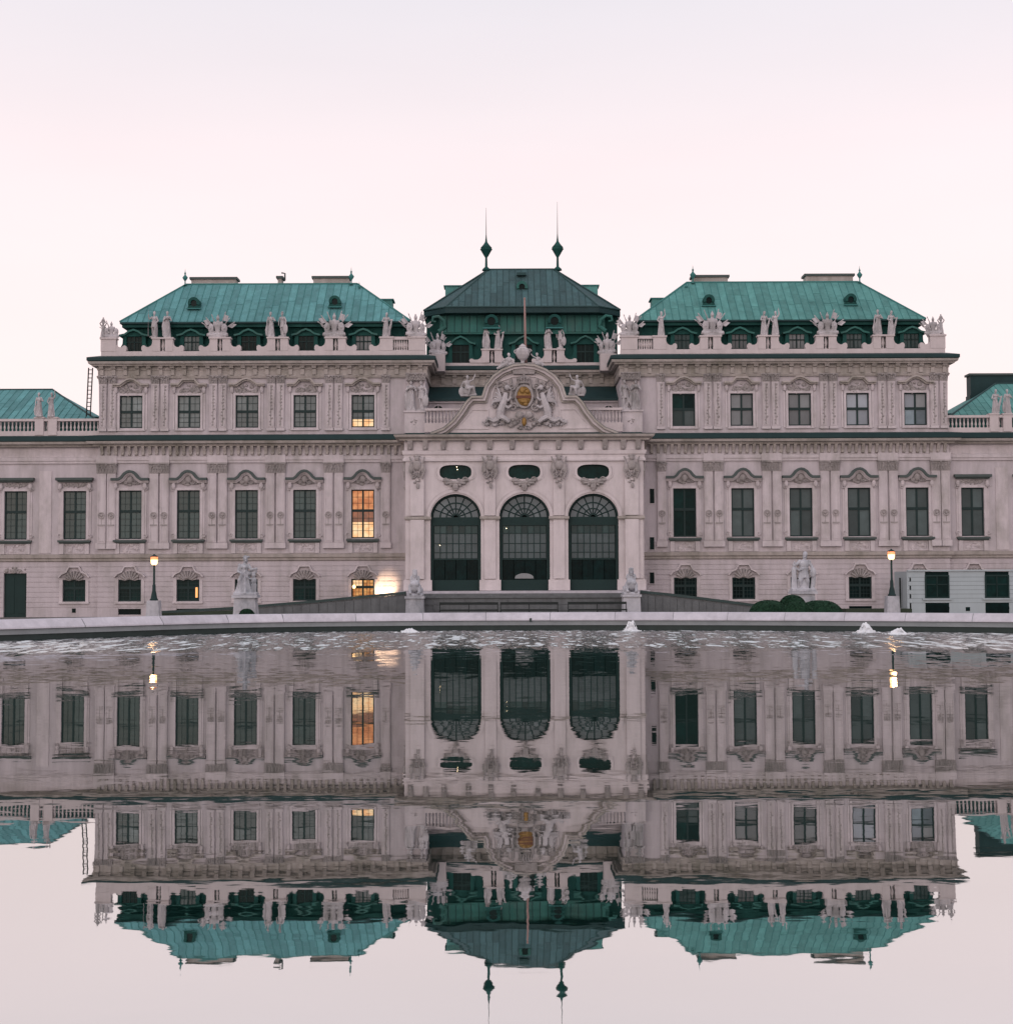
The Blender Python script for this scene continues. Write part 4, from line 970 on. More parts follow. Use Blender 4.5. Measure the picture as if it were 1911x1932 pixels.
for ax in AX:
    # oval window
    o = MB().prism(oval(ax, 1.05), YF + .30, YF + .34).build('oval_window', P_DARKG, porch)
    mb = MB(); mb.bar(oval(ax, 1.0), -.16, .02, YF - .06, YF + .05, True); mb.bar(oval(ax, 1.22), -.05, .03, YF - .04, YF - .002, True); mb.build('oval_surround', PORCHST, o)
    r_ = MB()
    for k in range(7): a = math.pi * (1.08 + .84 * k / 6); r_.tube([(.1 * math.cos(a), -.12, pz(913) - pz(905) + .3 + .1 * math.sin(a)), (.85 * math.cos(a), -.10, .26 + .55 * math.sin(a) * 1.0)], [.05, .12], 6)
    for sg in (-1, 1): r_.scroll(sg * .62, .12, .2, -.1, sg, 1.5, .3)
    r_.ell((0, -.12, -.30), (.22, .16, .34), 8, 5); r_.ell((0, -.16, -.06), (.3, .12, .14), 8, 5)
    q = relief(0, 0, 1.5, .4, 20, 17, .07); r_.add(q.v, q.f)
    r_.build('shell_relief', RELIEF, o, loc=(ax, YF - .06, pz(909)))
    # archivolt
    MB().bar(circle(ax, zi + .062, AR + .02, 22, math.pi, 0, arz + .02), .02, .22, YF - .06, YF + .02).bar(circle(ax, zi + .062, AR + .27, 22, math.pi, 0, arz + .26), .0, .05, YF - .03, YF + .01).build('archivolt', PORCHST, porch)
    # glazed arch
    yg = YF + .42
    g = put('arched_window', None, porch)
    fr = MB(); w = AR
    fr.bar(circle(ax, zi, AR - .11, 22, math.pi, 0, arz - .11), -.02, .14, yg - .06, yg + .06)
    for sg in (-1, 1): fr.box(ax + sg * (w - .20), ax + sg * (w + .03), yg - .06, yg + .06, zfl, zi)
    fr.box(ax - w + .2, ax + w - .2, yg - .08, yg + .06, pz(991), zi + .03); fr.box(ax - w + .2, ax + w - .2, yg - .05, yg + .05, zfl, pz(1094))
    fr.box(ax - w + .2, ax + w - .2, yg - .04, yg + .03, pz(1056), pz(1053.5))
    fr.build('window_frame', DKGREEN, g)
    fan = MB(); rr = [.22, .30, .56, .62, .96, 1.03, 1.46]; ka = arz / AR
    for r0_, r1_ in ((.18, .30), (.59, .67), (1.00, 1.09)): fan.bar(circle(ax, zi, r0_, 18, math.pi, 0, r0_ * ka), 0, r1_ - r0_, yg - .03, yg + .02)
    ns = 8
    for k in range(1, ns):
        a = math.pi * k / ns; off = .0
        fan.tube([(ax + .24 * math.cos(a), yg, zi + .24 * ka * math.sin(a)), (ax + 1.5 * math.cos(a), yg, zi + 1.5 * ka * math.sin(a))], .038, 4)
    fan.build('fan_bars', DKGREEN, g)
    for r0_, r1_ in ((.29, .60), (.66, 1.02), (1.08, 1.50)):
        for k in range(ns):
            a0, a1 = math.pi * k / ns, math.pi * (k + 1) / ns; pts = [(ax + r0_ * math.cos(a0), zi + r0_ * ka * math.sin(a0)), (ax + r1_ * math.cos(a0), zi + r1_ * ka * math.sin(a0)), (ax + r1_ * math.cos((a0 + a1) / 2), zi + r1_ * ka * math.sin((a0 + a1) / 2)), (ax + r1_ * math.cos(a1), zi + r1_ * ka * math.sin(a1)), (ax + r0_ * math.cos(a1), zi + r0_ * ka * math.sin(a1))]
            MB().prism(pts, yg + .01, yg + .03).build('pane', P_FAN, g)
    # glazed grid: seven across, four down; the lower lights stand dark
    nx = 7; xs = frange(ax - w + .22, ax + w - .22, nx + 1); rows = [pz(991), pz(1006), pz(1025), pz(1042), pz(1053.5)]
    for j in range(4):
        for i in range(nx): MB().box(xs[i] + .018, xs[i + 1] - .018, yg + .01, yg + .03, rows[j + 1] + .018, rows[j] - .018).build('pane', (P_GREEN if j == 0 else P_ARCH), g)
    gb = MB()
    for x in xs[1:-1]: gb.box(x - .028, x + .028, yg - .02, yg + .02, pz(1053.5), pz(991))
    for zz_ in rows[1:-1]: gb.box(ax - w + .2, ax + w - .2, yg - .022, yg + .018, zz_ - .024, zz_ + .024)
    gb.build('glazing_bars', DKGREEN, g)
    for i in range(4): x0, x1 = seg(xs[0], xs[-1], i / 4), seg(xs[0], xs[-1], (i + 1) / 4); MB().box(x0 + .02, x1 - .02, yg + .012, yg + .03, pz(1094) + .004, pz(1056) - .004).build('pane', P_DARK, g)
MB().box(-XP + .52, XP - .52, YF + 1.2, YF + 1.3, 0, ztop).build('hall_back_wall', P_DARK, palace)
MB().box(-XP + .01, XP - .01, YF + .02, .4, ztop + .01, ztop + .2).build('terrace_slab', PORCHST, palace)
# hall ceiling lights seen through the glass
for u, v in ((830, 1029), (955, 997), (862, 881), (863, 886)):
    p = at(u, v, YF + .40); MB().ell((p.x, YF + .36 if v > 900 else YF + .285, p.z), (.022, .015, .022), 6, 4).build('lamp_bulb', BULB, porch)
p = at(989, 1090, YF + .3)
MB().prism(circle(p.x, p.z, .62, 14, 0, math.pi, .30), YF + .36, YF + .365).prism([(p.x - .63, p.z - .05), (p.x + .63, p.z - .05), (p.x + .6, p.z), (p.x - .6, p.z)], YF + .35, YF + .359).build('door_lunette', P_NETL, porch)
# entablature
pth = [(-XP, .0), (-XP, YF), (XP, YF), (XP, .0)]
MB().sweep([(0, pz(870)), (.14, pz(870)), (.14, pz(866)), (.08, pz(864)), (.08, pz(859)), (.16, pz(857)), (.20, pz(850)), (.06, pz(849)), (.06, ztop - .004), (0, ztop - .004)], pth).build('architrave', PORCHST, porch)
zc0, zc1 = zf(830, -4.5), zf(819, -4.7)
MB().sweep([(0, zc0), (.36, zc0), (.40, seg(zc0, zc1, .3)), (.60, seg(zc0, zc1, .5)), (.66, seg(zc0, zc1, .6)), (.72, zc1), (0, zc1 + .08)], pth).build('cornice', WARM, porch)
MB().sweep([(-.4, zc1 + .09), (.68, zc1 + .006), (.68, zc1 + .05), (-.4, zc1 + .13)], pth).build('cornice_flashing', FLASH, porch)
for x in (-7.55, -6.55, -5.35, -3.75, -2.28, -.8, .8, 2.28, 3.75, 5.35, 6.55, 7.55):
    def br():
        mb = MB(); z0, z1 = pz(849), pz(831); prismx(mb, [(0, z0), (-.10, z0), (-.16, z0 + .2), (-.30, z1 - .05), (-.30, z1), (0, z1)], -.17, .17); mb.ell((0, -.18, z0 + .12), (.12, .1, .12), 6, 4); return mb.mesh('bracket', RELIEF)
    put('bracket', cached('pbr', br), porch, (x, YF - .06, 0))
# curved pediment
ped = put('pediment', None, palace)
PK = 1 / ppm(-4.2); pc = 987.5
right = [(0, 691), (20, 693), (40, 701), (57, 713), (70, 730), (77, 752), (98, 752), (108, 762), (118, 778), (132, 796), (150, 811), (176, 821)]
pts = [(-a * PK, zf(b, -4.2)) for a, b in reversed(right)] + [(a * PK, zf(b, -4.2)) for a, b in right[1:]]
mb = MB().prism(pts + [(pts[-1][0], zc1 + .0), (pts[0][0], zc1 + .0)], YF - .05, YF + .6); mb.build('tympanum', PORCHST, ped)
MB().bar(pts, .0, .14, YF - .62, YF + .65).build('upper_moulding', WARM, ped)
MB().bar(pts, -.16, -.004, YF - .44, YF - .04).build('middle_moulding', PORCHST, ped); MB().bar(pts, -.28, -.164, YF - .24, YF - .045).build('lower_moulding', WARM, ped)
MB().bar(pts, .143, .17, YF - .60, YF + .65).build('flashing', FLASH, ped)
inner = [(-a * PK, zf(b, -4.2)) for a, b in ((62, 762), (62, 742), (56, 728), (42, 716), (22, 709), (0, 707))] ; inner += [(-x, z) for x, z in reversed(inner[:-1])]
MB().bar(inner, -.10, .0, YF - .14, YF - .052).build('arch_moulding', PORCHST, ped)
MB().prism([(-.7, zf(706, -4.2)), (.7, zf(706, -4.2)), (.85, zf(692, -4.2)), (-.85, zf(692, -4.2))], YF - .36, YF - .06).build('keystone', RELIEF, ped)
for s in (-1, 1):
    q = [(s * a * PK, zf(b, -4.2)) for a, b in ((68, 808), (130, 808), (112, 790), (98, 772), (68, 772))]
    MB().bar(q, -.04, .04, YF - .11, YF - .052, True).build('field_frame', PORCHST, ped)
MB().box(-5.0, 5.0, YF - .2, YF - .051, zf(820, -4.2), zf(816, -4.2)).build('base_band', FLASH, ped)
# arms: gilded cartouche under a crown, held by two winged beasts among trophies
arms = put('coat_of_arms', None, palace)
zA = lambda v: zf(v, -4.3); ya = YF - .22
cz = zA(748); k = 1 / ppm(-4.3)
MB().ell((0, ya - .05, cz), (16 * k, .24, 21 * k), 14, 8).build('shield', GOLD, arms, True)
MB().box(-15 * k, 13 * k, ya - .29, ya - .20, zA(752), zA(747)).build('shield_band', RUST, arms)
MB().ell((-3 * k, ya - .27, zA(737)), (6 * k, .09, 7 * k), 10, 5).ell((6 * k, ya - .25, zA(739)), (5 * k, .08, 5 * k), 10, 5).ell((0, ya - .26, zA(758)), (8 * k, .09, 4 * k), 10, 5).ell((3 * k, ya - .26, zA(763)), (5 * k, .08, 4 * k), 10, 5).tube([(-6 * k, ya - .28, zA(742)), (5 * k, ya - .3, zA(733)), (9 * k, ya - .26, zA(744))], [.05, .07, .03], 6).build('shield_charge', GOLD, arms, True)
mb = MB().bar([(x * 17.5 * k, cz + z * 22.5 * k) for x, z in circle(0, 0, 1, 20)], -.02, .13, ya - .20, ya + .1, True)
for sg in (-1, 1):
    mb.scroll(sg * 23 * k, zA(730), 7 * k, ya - .12, sg, 1.5, .3); mb.scroll(sg * 20 * k, zA(768), 8 * k, ya - .12, -sg, 1.5, .3); mb.tube([(sg * 24 * k, ya - .1, zA(735)), (sg * 27 * k, ya - .14, zA(750)), (sg * 22 * k, ya - .1, zA(766))], [.09, .13, .08], 6)
    mb.ell((sg * 9 * k, ya - .18, zA(783)), (8 * k, .14, 7 * k), 8, 5)
mb.build('cartouche', RELIEF, arms)
mb = MB(); mb.lathe([(.42, 0), (.46, .10), (.40, .14)], 12, (0, ya, zA(724)), 1, .6)
for q in range(7): a = -1.2 + 2.4 * q / 6; mb.tube([(.42 * math.sin(a), ya - .2 * math.cos(a), zA(722)), (.50 * math.sin(a), ya - .25 * math.cos(a), zA(715)), (.12 * math.sin(a), ya - .06, zA(709))], [.05, .06, .04], 5)
mb.ell((0, ya - .05, zA(707)), (.09, .09, .10), 8, 5); mb.build('crown', RELIEF, arms)
for sg in (-1, 1):
    mb = MB(); P_ = lambda a, v, d=0: (sg * a * k, ya - .12 - d, zA(v))
    mb.tube([P_(46, 790), P_(44, 775, .1), P_(38, 758, .16), P_(34, 742, .14)], [.26, .27, .22, .15], 8); mb.ell(P_(32, 732, .2), (.17, .16, .19), 8, 6); mb.tube([P_(30, 732, .25), P_(24, 735, .25)], [.1, .05], 6)
    mb.tube([P_(38, 752, .15), P_(30, 756, .22), P_(24, 750, .22)], [.12, .1, .08], 6); mb.tube([P_(40, 765, .15), P_(30, 770, .22), P_(24, 766, .2)], [.12, .1, .08], 6)
    mb.tube([P_(46, 785, .1), P_(34, 792, .2), P_(28, 797, .2)], [.2, .16, .12], 6)
    for w_ in range(5): mb.tube([P_(42, 756, .02), P_(48 + 2.5 * w_, 738 + 5 * w_, .0), P_(51 + 3 * w_, 731 + 9 * w_, -.03)], [.10, .09, .04], 5)
    mb.tube([P_(48, 790), P_(58, 794), P_(68, 790), P_(74, 797)], [.2, .17, .14, .06], 6)
    mb.build('heraldic_beast', STATUE, arms)
    for q in range(3): r_ = relief(sg * (30 + 8 * q) * k, zA(735 + 16 * q), .7, .9, 22, 70 + 3 * q + sg, .12, 1); r_.build('trophy_relief', RELIEF, arms, loc=(0, ya + .05, 0))
    for q in range(4): a = R(25 + 28 * q); MB().tube([(sg * 20 * k, ya, zA(752)), (sg * (20 + 34 * math.cos(a)) * k, ya - .05, zA(748 - 34 * math.sin(a)))], [.05, .09], 6).build('banner_pole', RELIEF, arms)
    r_ = relief(sg * 58 * k, zA(797), 1.5, .42, 26, 40 + sg, .10, 2); r_.build('trophy_relief', STATUE, arms, loc=(0, ya, 0))
    r_ = relief(sg * 24 * k, zA(795), 1.2, .5, 20, 44 + sg, .10); r_.build('trophy_relief', RELIEF, arms, loc=(0, ya, 0))
    r_ = relief(sg * 44 * k, zA(725), .8, .5, 14, 50 + sg, .08); r_.build('trophy_relief', RELIEF, arms, loc=(0, ya, 0))
MB().ell((0, ya - .15, zA(796)), (.16, .14, .30), 8, 6).build('gilded_pendant', GOLD, arms)
relief(0, zA(806), .9, .3, 14, 60, .12, 2).build('shell_relief', RELIEF, arms, loc=(0, ya - .05, 0))

# slit windows in the wall next to the porch
for va, vb in ((922, 949.6), (1013.5, 1037), (1080, 1101)):
    p0, p1 = at(1225.5, vb, -.03), at(1234, va, -.03); o = MB().box(p0.x, p1.x, -.02, .02, p0.z, p1.z).build('slit_window', P_DARK, palace)
    MB().bar([(p0.x, p0.z), (p1.x, p0.z), (p1.x, p1.z), (p0.x, p1.z)], -.05, .0, -.04, .01, True).build('window_frame', TRIM, o)
# steps and terrace in front of the porch
st = put('porch_steps', None, palace)
for i in range(3): MB().box(-8.2, 8.2, YF - .9 - .45 * i, YF + .6 if i == 0 else YF - .9 - .45 * (i - 1) - .004, 0, zfl - .02 - .17 * i).build('step', RIMST if i == 0 else RAMPST, st)

# corner pavilion roofs beyond the low wings
for s in (-1, 1):
    pr = put('pavilion_roof', None, palace)
    ze2, zr2 = zf(792, 3.2), zf(733 if s < 0 else 729, 9.0)
    xe, xr = (30.3, 35.3) if s < 0 else (30.3, 35.6)
    mt = COPPERB if s < 0 else COPPER
    pts = [(xe, 3.2, ze2), (52, 3.2, ze2), (52, 9, zr2), (xr, 9, zr2), (xe, 15, ze2), (xr, 10, zr2)]
    mb = MB(); mb.add([(s * a, b, c) for a, b, c in pts], [(0, 1, 2, 3), (0, 3, 5, 4)]); mb.build('roof_deck', mt, pr)
    def sl(x):
        xa = abs(x); t = min(1.0, max(0.0, (xa - xe) / (xr - xe))); return Vector((x, 3.2, ze2 + .03)), Vector((x, seg(3.2, 9, t), seg(ze2, zr2, t) + .03))
    seam_strips(pr, [s * v for v in frange(xe + .02, 44, 28)], sl, mt, SEAM, 2, 31 + s)
    MB().tube([(s * xe, 3.2, ze2 + .05), (s * xr, 9, zr2 + .05), (s * 50, 9, zr2 + .05)], .08, 6).build('ridge_roll', SEAMD, pr)
    MB().box(s * xe, s * 52, 3.0, 3.4, ze2 - .3, ze2 - .01).build('eave', FLASH, pr); MB().box(s * XO, s * 52, 3.1, 3.3, zf(829, 3), ze2 - .304).build('pavilion_wall', MANSARD, pr)
    MB().box(s * XO, s * (xe + 2), 6.0, 15, 9.0, zf(783, 6)).build('link_roof', FLASH, pr)
    if s > 0: chimney(33.9, 38, 9.5, 10.5, zr2 - .8, zf(708, 9.5), palace, FLASH)
# ---------------------------------------------------------------- sculpture
def cap_(mb, p, q, r0, r1, n=8):
    mb.tube([p, q], [r0, r1], n); mb.ell(p, (r0,) * 3, 8, 6); mb.ell(q, (r1,) * 3, 8, 6)
def limb(mb, pts, rs):
    for i in range(len(pts) - 1): cap_(mb, pts[i], pts[i + 1], rs[i], rs[i + 1])
def hand(mb, p, d=(0, 0, -1)):
    mb.ell(p, (.05, .04, .06), 8, 6); d = Vector(d)
    for k in range(4): cap_(mb, (p[0] + .016 * (k - 1.5), p[1], p[2]), tuple(Vector((p[0] + .02 * (k - 1.5), p[1] - .02, p[2])) + d * (.10 - .012 * abs(k - 1.2))), .014, .010, 5)
    cap_(mb, p, (p[0] + .05, p[1] - .03, p[2] + d[2] * .05), .014, .012, 5)
def remeshed(mb, name, matl, vox=.03, smooth=2):
    o = mb.build(name, matl)
    m = o.modifiers.new('r', 'REMESH'); m.mode = 'VOXEL'; m.voxel_size = vox
    s = o.modifiers.new('s', 'SMOOTH'); s.factor = .5; s.iterations = smooth
    bpy.context.view_layer.update()
    me = bpy.data.meshes.new_from_object(o.evaluated_get(bpy.context.evaluated_depsgraph_get()))
    me.name = name; me.polygons.foreach_set('use_smooth', [True] * len(me.polygons))
    if not me.materials: me.materials.append(matl)
    bpy.data.objects.remove(o); return me
def head(mb, c, turn=0.0, hair=1):
    x, y, z = c; t = math.sin(turn) * .06
    mb.ell((x, y, z), (.090, .105, .125), 10, 8); mb.ell((x + t, y - .095, z - .015), (.022, .035, .035), 6, 5)
    mb.ell((x + t, y - .07, z - .085), (.05, .05, .045), 8, 6)
    for sg in (-1, 1): mb.ell((x + sg * .088, y, z), (.018, .03, .035), 6, 5)
    mb.ell((x - t * .3, y + .035, z + .045), (.112, .115, .12), 10, 7)
    if hair > 1: mb.ell((x, y + .10, z - .08), (.10, .08, .16), 8, 6)
def figure(kind):
    """a standing draped or armed figure 1.75 m tall on a low plinth, facing -y"""
    mb = MB(); mb.box(-.27, .27, -.22, .24, 0, .10)
    lean = [.03, -.04, .02, .05, -.03, .0][kind]
    if kind in (0, 1, 3, 5):      # long robe with folds
        mb.lathe([(.27, .08), (.25, .3), (.215, .6), (.19, .85), (.165, 1.0), (.175, 1.12)], 30, (lean * .3, 0, 0), 1, .82, 8, .22, kind * .7)
        mb.tube([(.12, -.12, .12), (.10, -.2, .55), (.03, -.16, .95)], [.06, .09, .05], 7)
    else:                         # bare legs, short tunic, cloak behind
        limb(mb, [(-.09, 0, .92), (-.10, -.05, .52), (-.10, .02, .14)], [.105, .075, .05]); limb(mb, [(.10, 0, .92), (.15, -.10, .54), (.14, -.02, .14)], [.105, .075, .05])
        for sx in (-.10, .14): cap_(mb, (sx, .02, .12), (sx, -.13, .11), .05, .04)
        mb.lathe([(.22, .68), (.20, .82), (.17, 1.0), (.17, 1.1)], 24, (0, 0, 0), 1, .8, 8, .2)
        mb.tube([(.02, .14, .12), (.04, .17, .6), (.0, .14, 1.3)], [.22, .20, .16], 8)
    mb.ell((lean, 0, 1.22), (.185, .135, .20), 10, 8); mb.ell((lean, 0, 1.06), (.16, .125, .16), 10, 8)
    for sg in (-1, 1): mb.ell((lean + sg * .08, -.11, 1.26), (.075, .06, .07), 8, 6); mb.ell((lean + sg * .19, 0, 1.36), (.08, .08, .08), 8, 6)
    cap_(mb, (lean, 0, 1.38), (lean * 1.3, -.01, 1.50), .062, .055); head(mb, (lean * 1.5, -.02, 1.61), [.6, -.5, .4, -.7, .3, 0][kind], 2 if kind in (0, 3) else 1)
    S = lambda sg: (lean + sg * .20, 0, 1.36)
    A = {0: [((.36, -.02, 1.52), (.30, -.05, 1.80)), ((-.32, -.02, 1.12), (-.18, -.16, .98))],
         1: [((.33, -.06, 1.14), (.06, -.20, 1.22)), ((-.33, .02, 1.12), (-.34, -.04, .86))],
         2: [((.34, .04, 1.14), (.18, -.06, .96)), ((-.36, -.05, 1.24), (-.40, -.16, 1.48))],
         3: [((.36, .0, 1.20), (.56, -.10, 1.24)), ((-.30, -.08, 1.12), (-.06, -.18, 1.05))],
         4: [((.33, -.04, 1.12), (.36, -.16, .92)), ((-.34, .0, 1.14), (-.30, -.10, .90))],
         5: [((.30, -.10, 1.14), (.10, -.2, 1.34)), ((-.30, -.10, 1.14), (-.12, -.2, 1.30))]}[kind]
    for sg, (e, h) in zip((1, -1), A): limb(mb, [S(sg), e, h], [.068, .055, .04]); hand(mb, h, (0, 0, 1 if h[2] > 1.4 else -1))
    if kind == 0: cap_(mb, (.31, -.06, 1.35), (.30, -.06, 1.98), .022, .018)
    if kind == 1: mb.tube([(-.34, .05, .12), (-.38, .02, .5), (-.30, .06, 1.0)], [.10, .12, .06], 8)
    if kind == 2: cap_(mb, (-.40, -.18, .1), (-.40, -.18, 1.85), .022, .015)
    if kind == 3: mb.tube([(.50, -.1, 1.2), (.44, -.02, .9), (.30, .04, .5), (.26, .04, .12)], [.05, .10, .12, .14], 8)
    if kind == 4: mb.ell((.36, -.18, .55), (.20, .05, .34), 12, 8); mb.ell((.0, -.02, 1.73), (.06, .16, .07), 8, 6)
    if kind == 5: mb.ell((0, -.22, 1.32), (.16, .12, .12), 8, 6); mb.tube([(-.2, .06, 1.35), (-.28, .1, .8), (-.24, .1, .12)], [.09, .14, .12], 8)
    return remeshed(mb, 'statue', STATUE, .02, 1)
FIG = [figure(k) for k in range(6)]
def statue(u, v, Y, kind, label, group, rz=0.0, z=None, k=1.0, matl=None):
    p = at(u, v, Y); o = put('statue', FIG[kind], None, (p.x, Y, p.z if z is None else z), rz); o.scale = (k * .84, k * .9, k * 1.02)
    return tag(o, label, 'statue', group)
LOOK = ['robed stone statue with one arm raised holding a staff', 'robed stone statue folding an arm across its chest', 'bare legged stone warrior statue holding a tall spear', 'robed stone statue stretching one arm sideways', 'bare legged stone warrior statue with a round shield', 'cloaked stone statue clasping a bundle to its chest']
GW = 'statues standing along the roof parapets'
PAIRS = [(290.5, 2, 'outer statue of the pair above the second window from the left wing end'), (315, 5, 'inner statue of that pair')]
rows = [(291, 2, 'in outermost left wing pair, nearer the wing end', -.2), (316, 5, 'in outermost left wing pair, nearer the porch', .3),
        (512, 1, 'in middle left wing pair, farther from the porch', .2), (533.5, 4, 'in middle left wing pair, nearer the porch', -.3),
        (728, 3, 'alone beside the short balustrade of the left wing', 0.1),
        (1247, 0, 'alone beside the short balustrade of the right wing', .15),
        (1440.5, 3, 'in the middle pair on the right wing, nearer the porch', 2.9), (1462, 0, 'in the middle pair on the right wing, farther from the porch', -.3),
        (1657, 1, 'in the outermost pair on the right wing, nearer the porch', -.2), (1680, 3, 'in the outermost pair on the right wing, nearer the wing end', .1)]
for u, kd, where, rz in rows:
    statue(u, 636, .12, kd, '%s %s' % (['statue raising staff', 'statue with crossed arm', 'statue with spear', 'statue with outstretched arm', 'statue with shield', 'statue holding bundle'][kd], where), GW, rz if abs(rz) < 2 else .25, Zp1, .96 + .04 * (kd % 3))
for u, kd, lb, rz in ((918.6, 1, 'robed statue left of the flagpole, farther one, before the central roof', .7), (939, 3, 'statue with arm outstretched left of the flagpole, nearer one, before the central roof', -.1), (1035, 5, 'cloaked statue right of the flagpole, nearer one, before the central roof', .1), (1057, 4, 'warrior statue right of the flagpole, farther one, before the central roof', -.2)):
    statue(u, 658, YQ + .25, kd, lb, GW, rz, zq1, .98)
for u, kd, lb in ((75, 1, 'robed statue, outer of the pair on the low left wing balustrade'), (97, 0, 'statue raising a staff, inner of the pair on the low left wing balustrade')):
    statue(u, 787, YP + .35, kd, lb, GW, 0, zf(787, .35) + .12, .95)
for u, kd, lb in ((1877, 3, 'robed statue with arm outstretched, inner of the pair on the low right wing balustrade'), (1901, 1, 'robed statue with crossed arm, outer of the pair on the low right wing balustrade')):
    statue(u, 787, .45, kd, lb, GW, 0, zf(787, .35) + .12, .95)
for s in (-1, 1):       # atlas figures carrying the cornice
    for j, (dx, kd) in enumerate(((6.98, 4), (7.72, 5))):
        z0 = zf(774, -.9) + .002; o = put('atlas_figure', FIG[kd], palace, (s * dx, -.62, z0), s * (.4 - .5 * j)); kk = (zf(716, -.6) - z0) / 1.75; o.scale = (kk * .9, kk * .9, kk)
# -- trophies of arms
def trophy_meshes(seed):
    r = random.Random(seed); mb = MB()
    mb.lathe([(.26, .12), (.20, .35), (.23, .55), (.30, .85), (.24, 1.05), (.12, 1.12), (.10, 1.2)], 14, (0, -.02, 0), 1, .72); mb.ell((0, -.03, 1.32), (.13, .15, .17), 10, 8)
    mb.ell((0, .02, 1.48), (.05, .16, .12), 8, 6); mb.ell((0, -.15, 1.30), (.07, .05, .06), 8, 5)
    for sg in (-1, 1):
        mb.ell((sg * .26, 0, .98), (.13, .12, .13), 8, 6); limb(mb, [(sg * .28, 0, .92), (sg * .40, -.05, .66)], [.09, .07])
        mb.tube([(sg * .1, -.1, .2), (sg * .5, -.14, .12), (sg * .78, -.05, .20)], [.12, .11, .13], 8)
        mb.ell((sg * .44, -.02, .30), (.26, .18, .22), 10, 7)
    mb.box(-.62, .62, -.22, .24, 0, .10)
    body = remeshed(mb, 'armour', STATUE, .022, 1)
    shields, flags = [], []
    for sg in (-1, 1):
        m2 = MB(); m2.ell((0, 0, 0), (.24, .07, .33), 12, 8); m2.bar(circle(0, 0, 1, 14, rz=1), 0, 0.001, 0, .001) if False else None
        m2.ell((0, -.06, 0), (.08, .05, .10), 8, 6); shields.append((m2.mesh('shield', STATUE, True), (sg * .50, -.12, .62), sg * .35))
    for k, a in enumerate((-1.05, -.72, -.38, .36, .70, 1.02)):
        m2 = MB(); L = 1.25 + .22 * r.random(); p0 = Vector((0, .08, .35)); d = Vector((math.sin(a), .06, math.cos(a))); p1 = p0 + d * L
        m2.tube([tuple(p0), tuple(p1)], .03, 6); m2.tube([tuple(p1), tuple(p1 + d * .14)], [.05, .005], 6)
        sd = Vector((math.copysign(1, a), 0, 0)) if k % 2 else Vector((-math.copysign(1, a) * .5, 0, -.4)); w = []
        for i in range(5):
            t = i / 4; base = p0 + d * L * (.94 - .0 * t)
            top = base + sd * .30 * t + Vector((0, .04 * math.sin(5 * t + k), -.10 * t)); bot = top - d * .38 + Vector((0, .03 * math.cos(4 * t), -.05))
            w += [tuple(top + Vector((0, -.025, 0))), tuple(bot + Vector((0, -.025, 0))), tuple(bot + Vector((0, .025, 0))), tuple(top + Vector((0, .025, 0)))]
        m2.add(w, [(4 * i + q, 4 * i + 4 + q, 4 * i + 4 + (q + 1) % 4, 4 * i + (q + 1) % 4) for i in range(4) for q in range(4)] + [(3, 2, 1, 0), (16, 17, 18, 19)])
        flags.append(m2.mesh('flag', STATUE))
    return body, shields, flags
TRO = [trophy_meshes(3), trophy_meshes(9)]
def trophy(x, y, z, k, label, var=0, rz=0.0, matl=None, nf=6):
    o = thing('trophy', label, 'trophy', (x, y, z), rz, 'carved trophies of arms on the roof parapets'); o.scale = (k * .92, k, k * 1.02)
    b, sh, fl = TRO[var]; put('armour', b, o)
    for m, p, a in sh: put('shield', m, o, p, a)
    for m in fl[:nf]: put('flag', m, o)
    return o
trophy(at(411.5, 636, .12).x, .12, Zp1, 1.0, 'carved trophy of armour and flags, outer of two on the left wing parapet', 1)
trophy(at(631, 636, .12).x, .12, Zp1, 1.06, 'carved trophy of armour and flags on the left wing parapet, nearer the porch', 0)
trophy(at(1343.5, 636, .12).x, .12, Zp1, 1.08, 'carved trophy of armour and flags on the right wing parapet, nearer the porch', 0, .1)
trophy(at(1560.5, 636, .12).x, .12, Zp1, 1.0, 'carved trophy of armour and flags, outer of two on the right wing parapet', 1, -.1)
trophy(-7.45, .12, Zp1, 1.0, 'tall trophy with upright spear on the left wing corner beside the central roof', 1, .3)
trophy(7.40, .12, Zp1, .92, 'tall trophy on the right wing corner beside the central roof', 0, -.3)
trophy(-28.55, .12, Zp1, .72, 'small trophy at the far outer corner of the left wing', 0, .2, nf=3)
trophy(28.45, .12, Zp1, .80, 'small trophy at the far outer corner of the right wing', 1, -.2, nf=3)
for s, lb in ((-1, 'lower trophy tucked between left wing corner and central roof'), (1, 'lower trophy tucked between right wing corner and central roof')):
    zq_ = zf(668, 3.4); MB().box(s * 5.55, s * 6.7, 3.3, 4.4, zf(700, 3.4), zq_ - .004).build('pedestal', PALE, palace)
    trophy(s * 6.1, 3.8, zq_, .98, lb, 1 if s < 0 else 0, -s * .5)
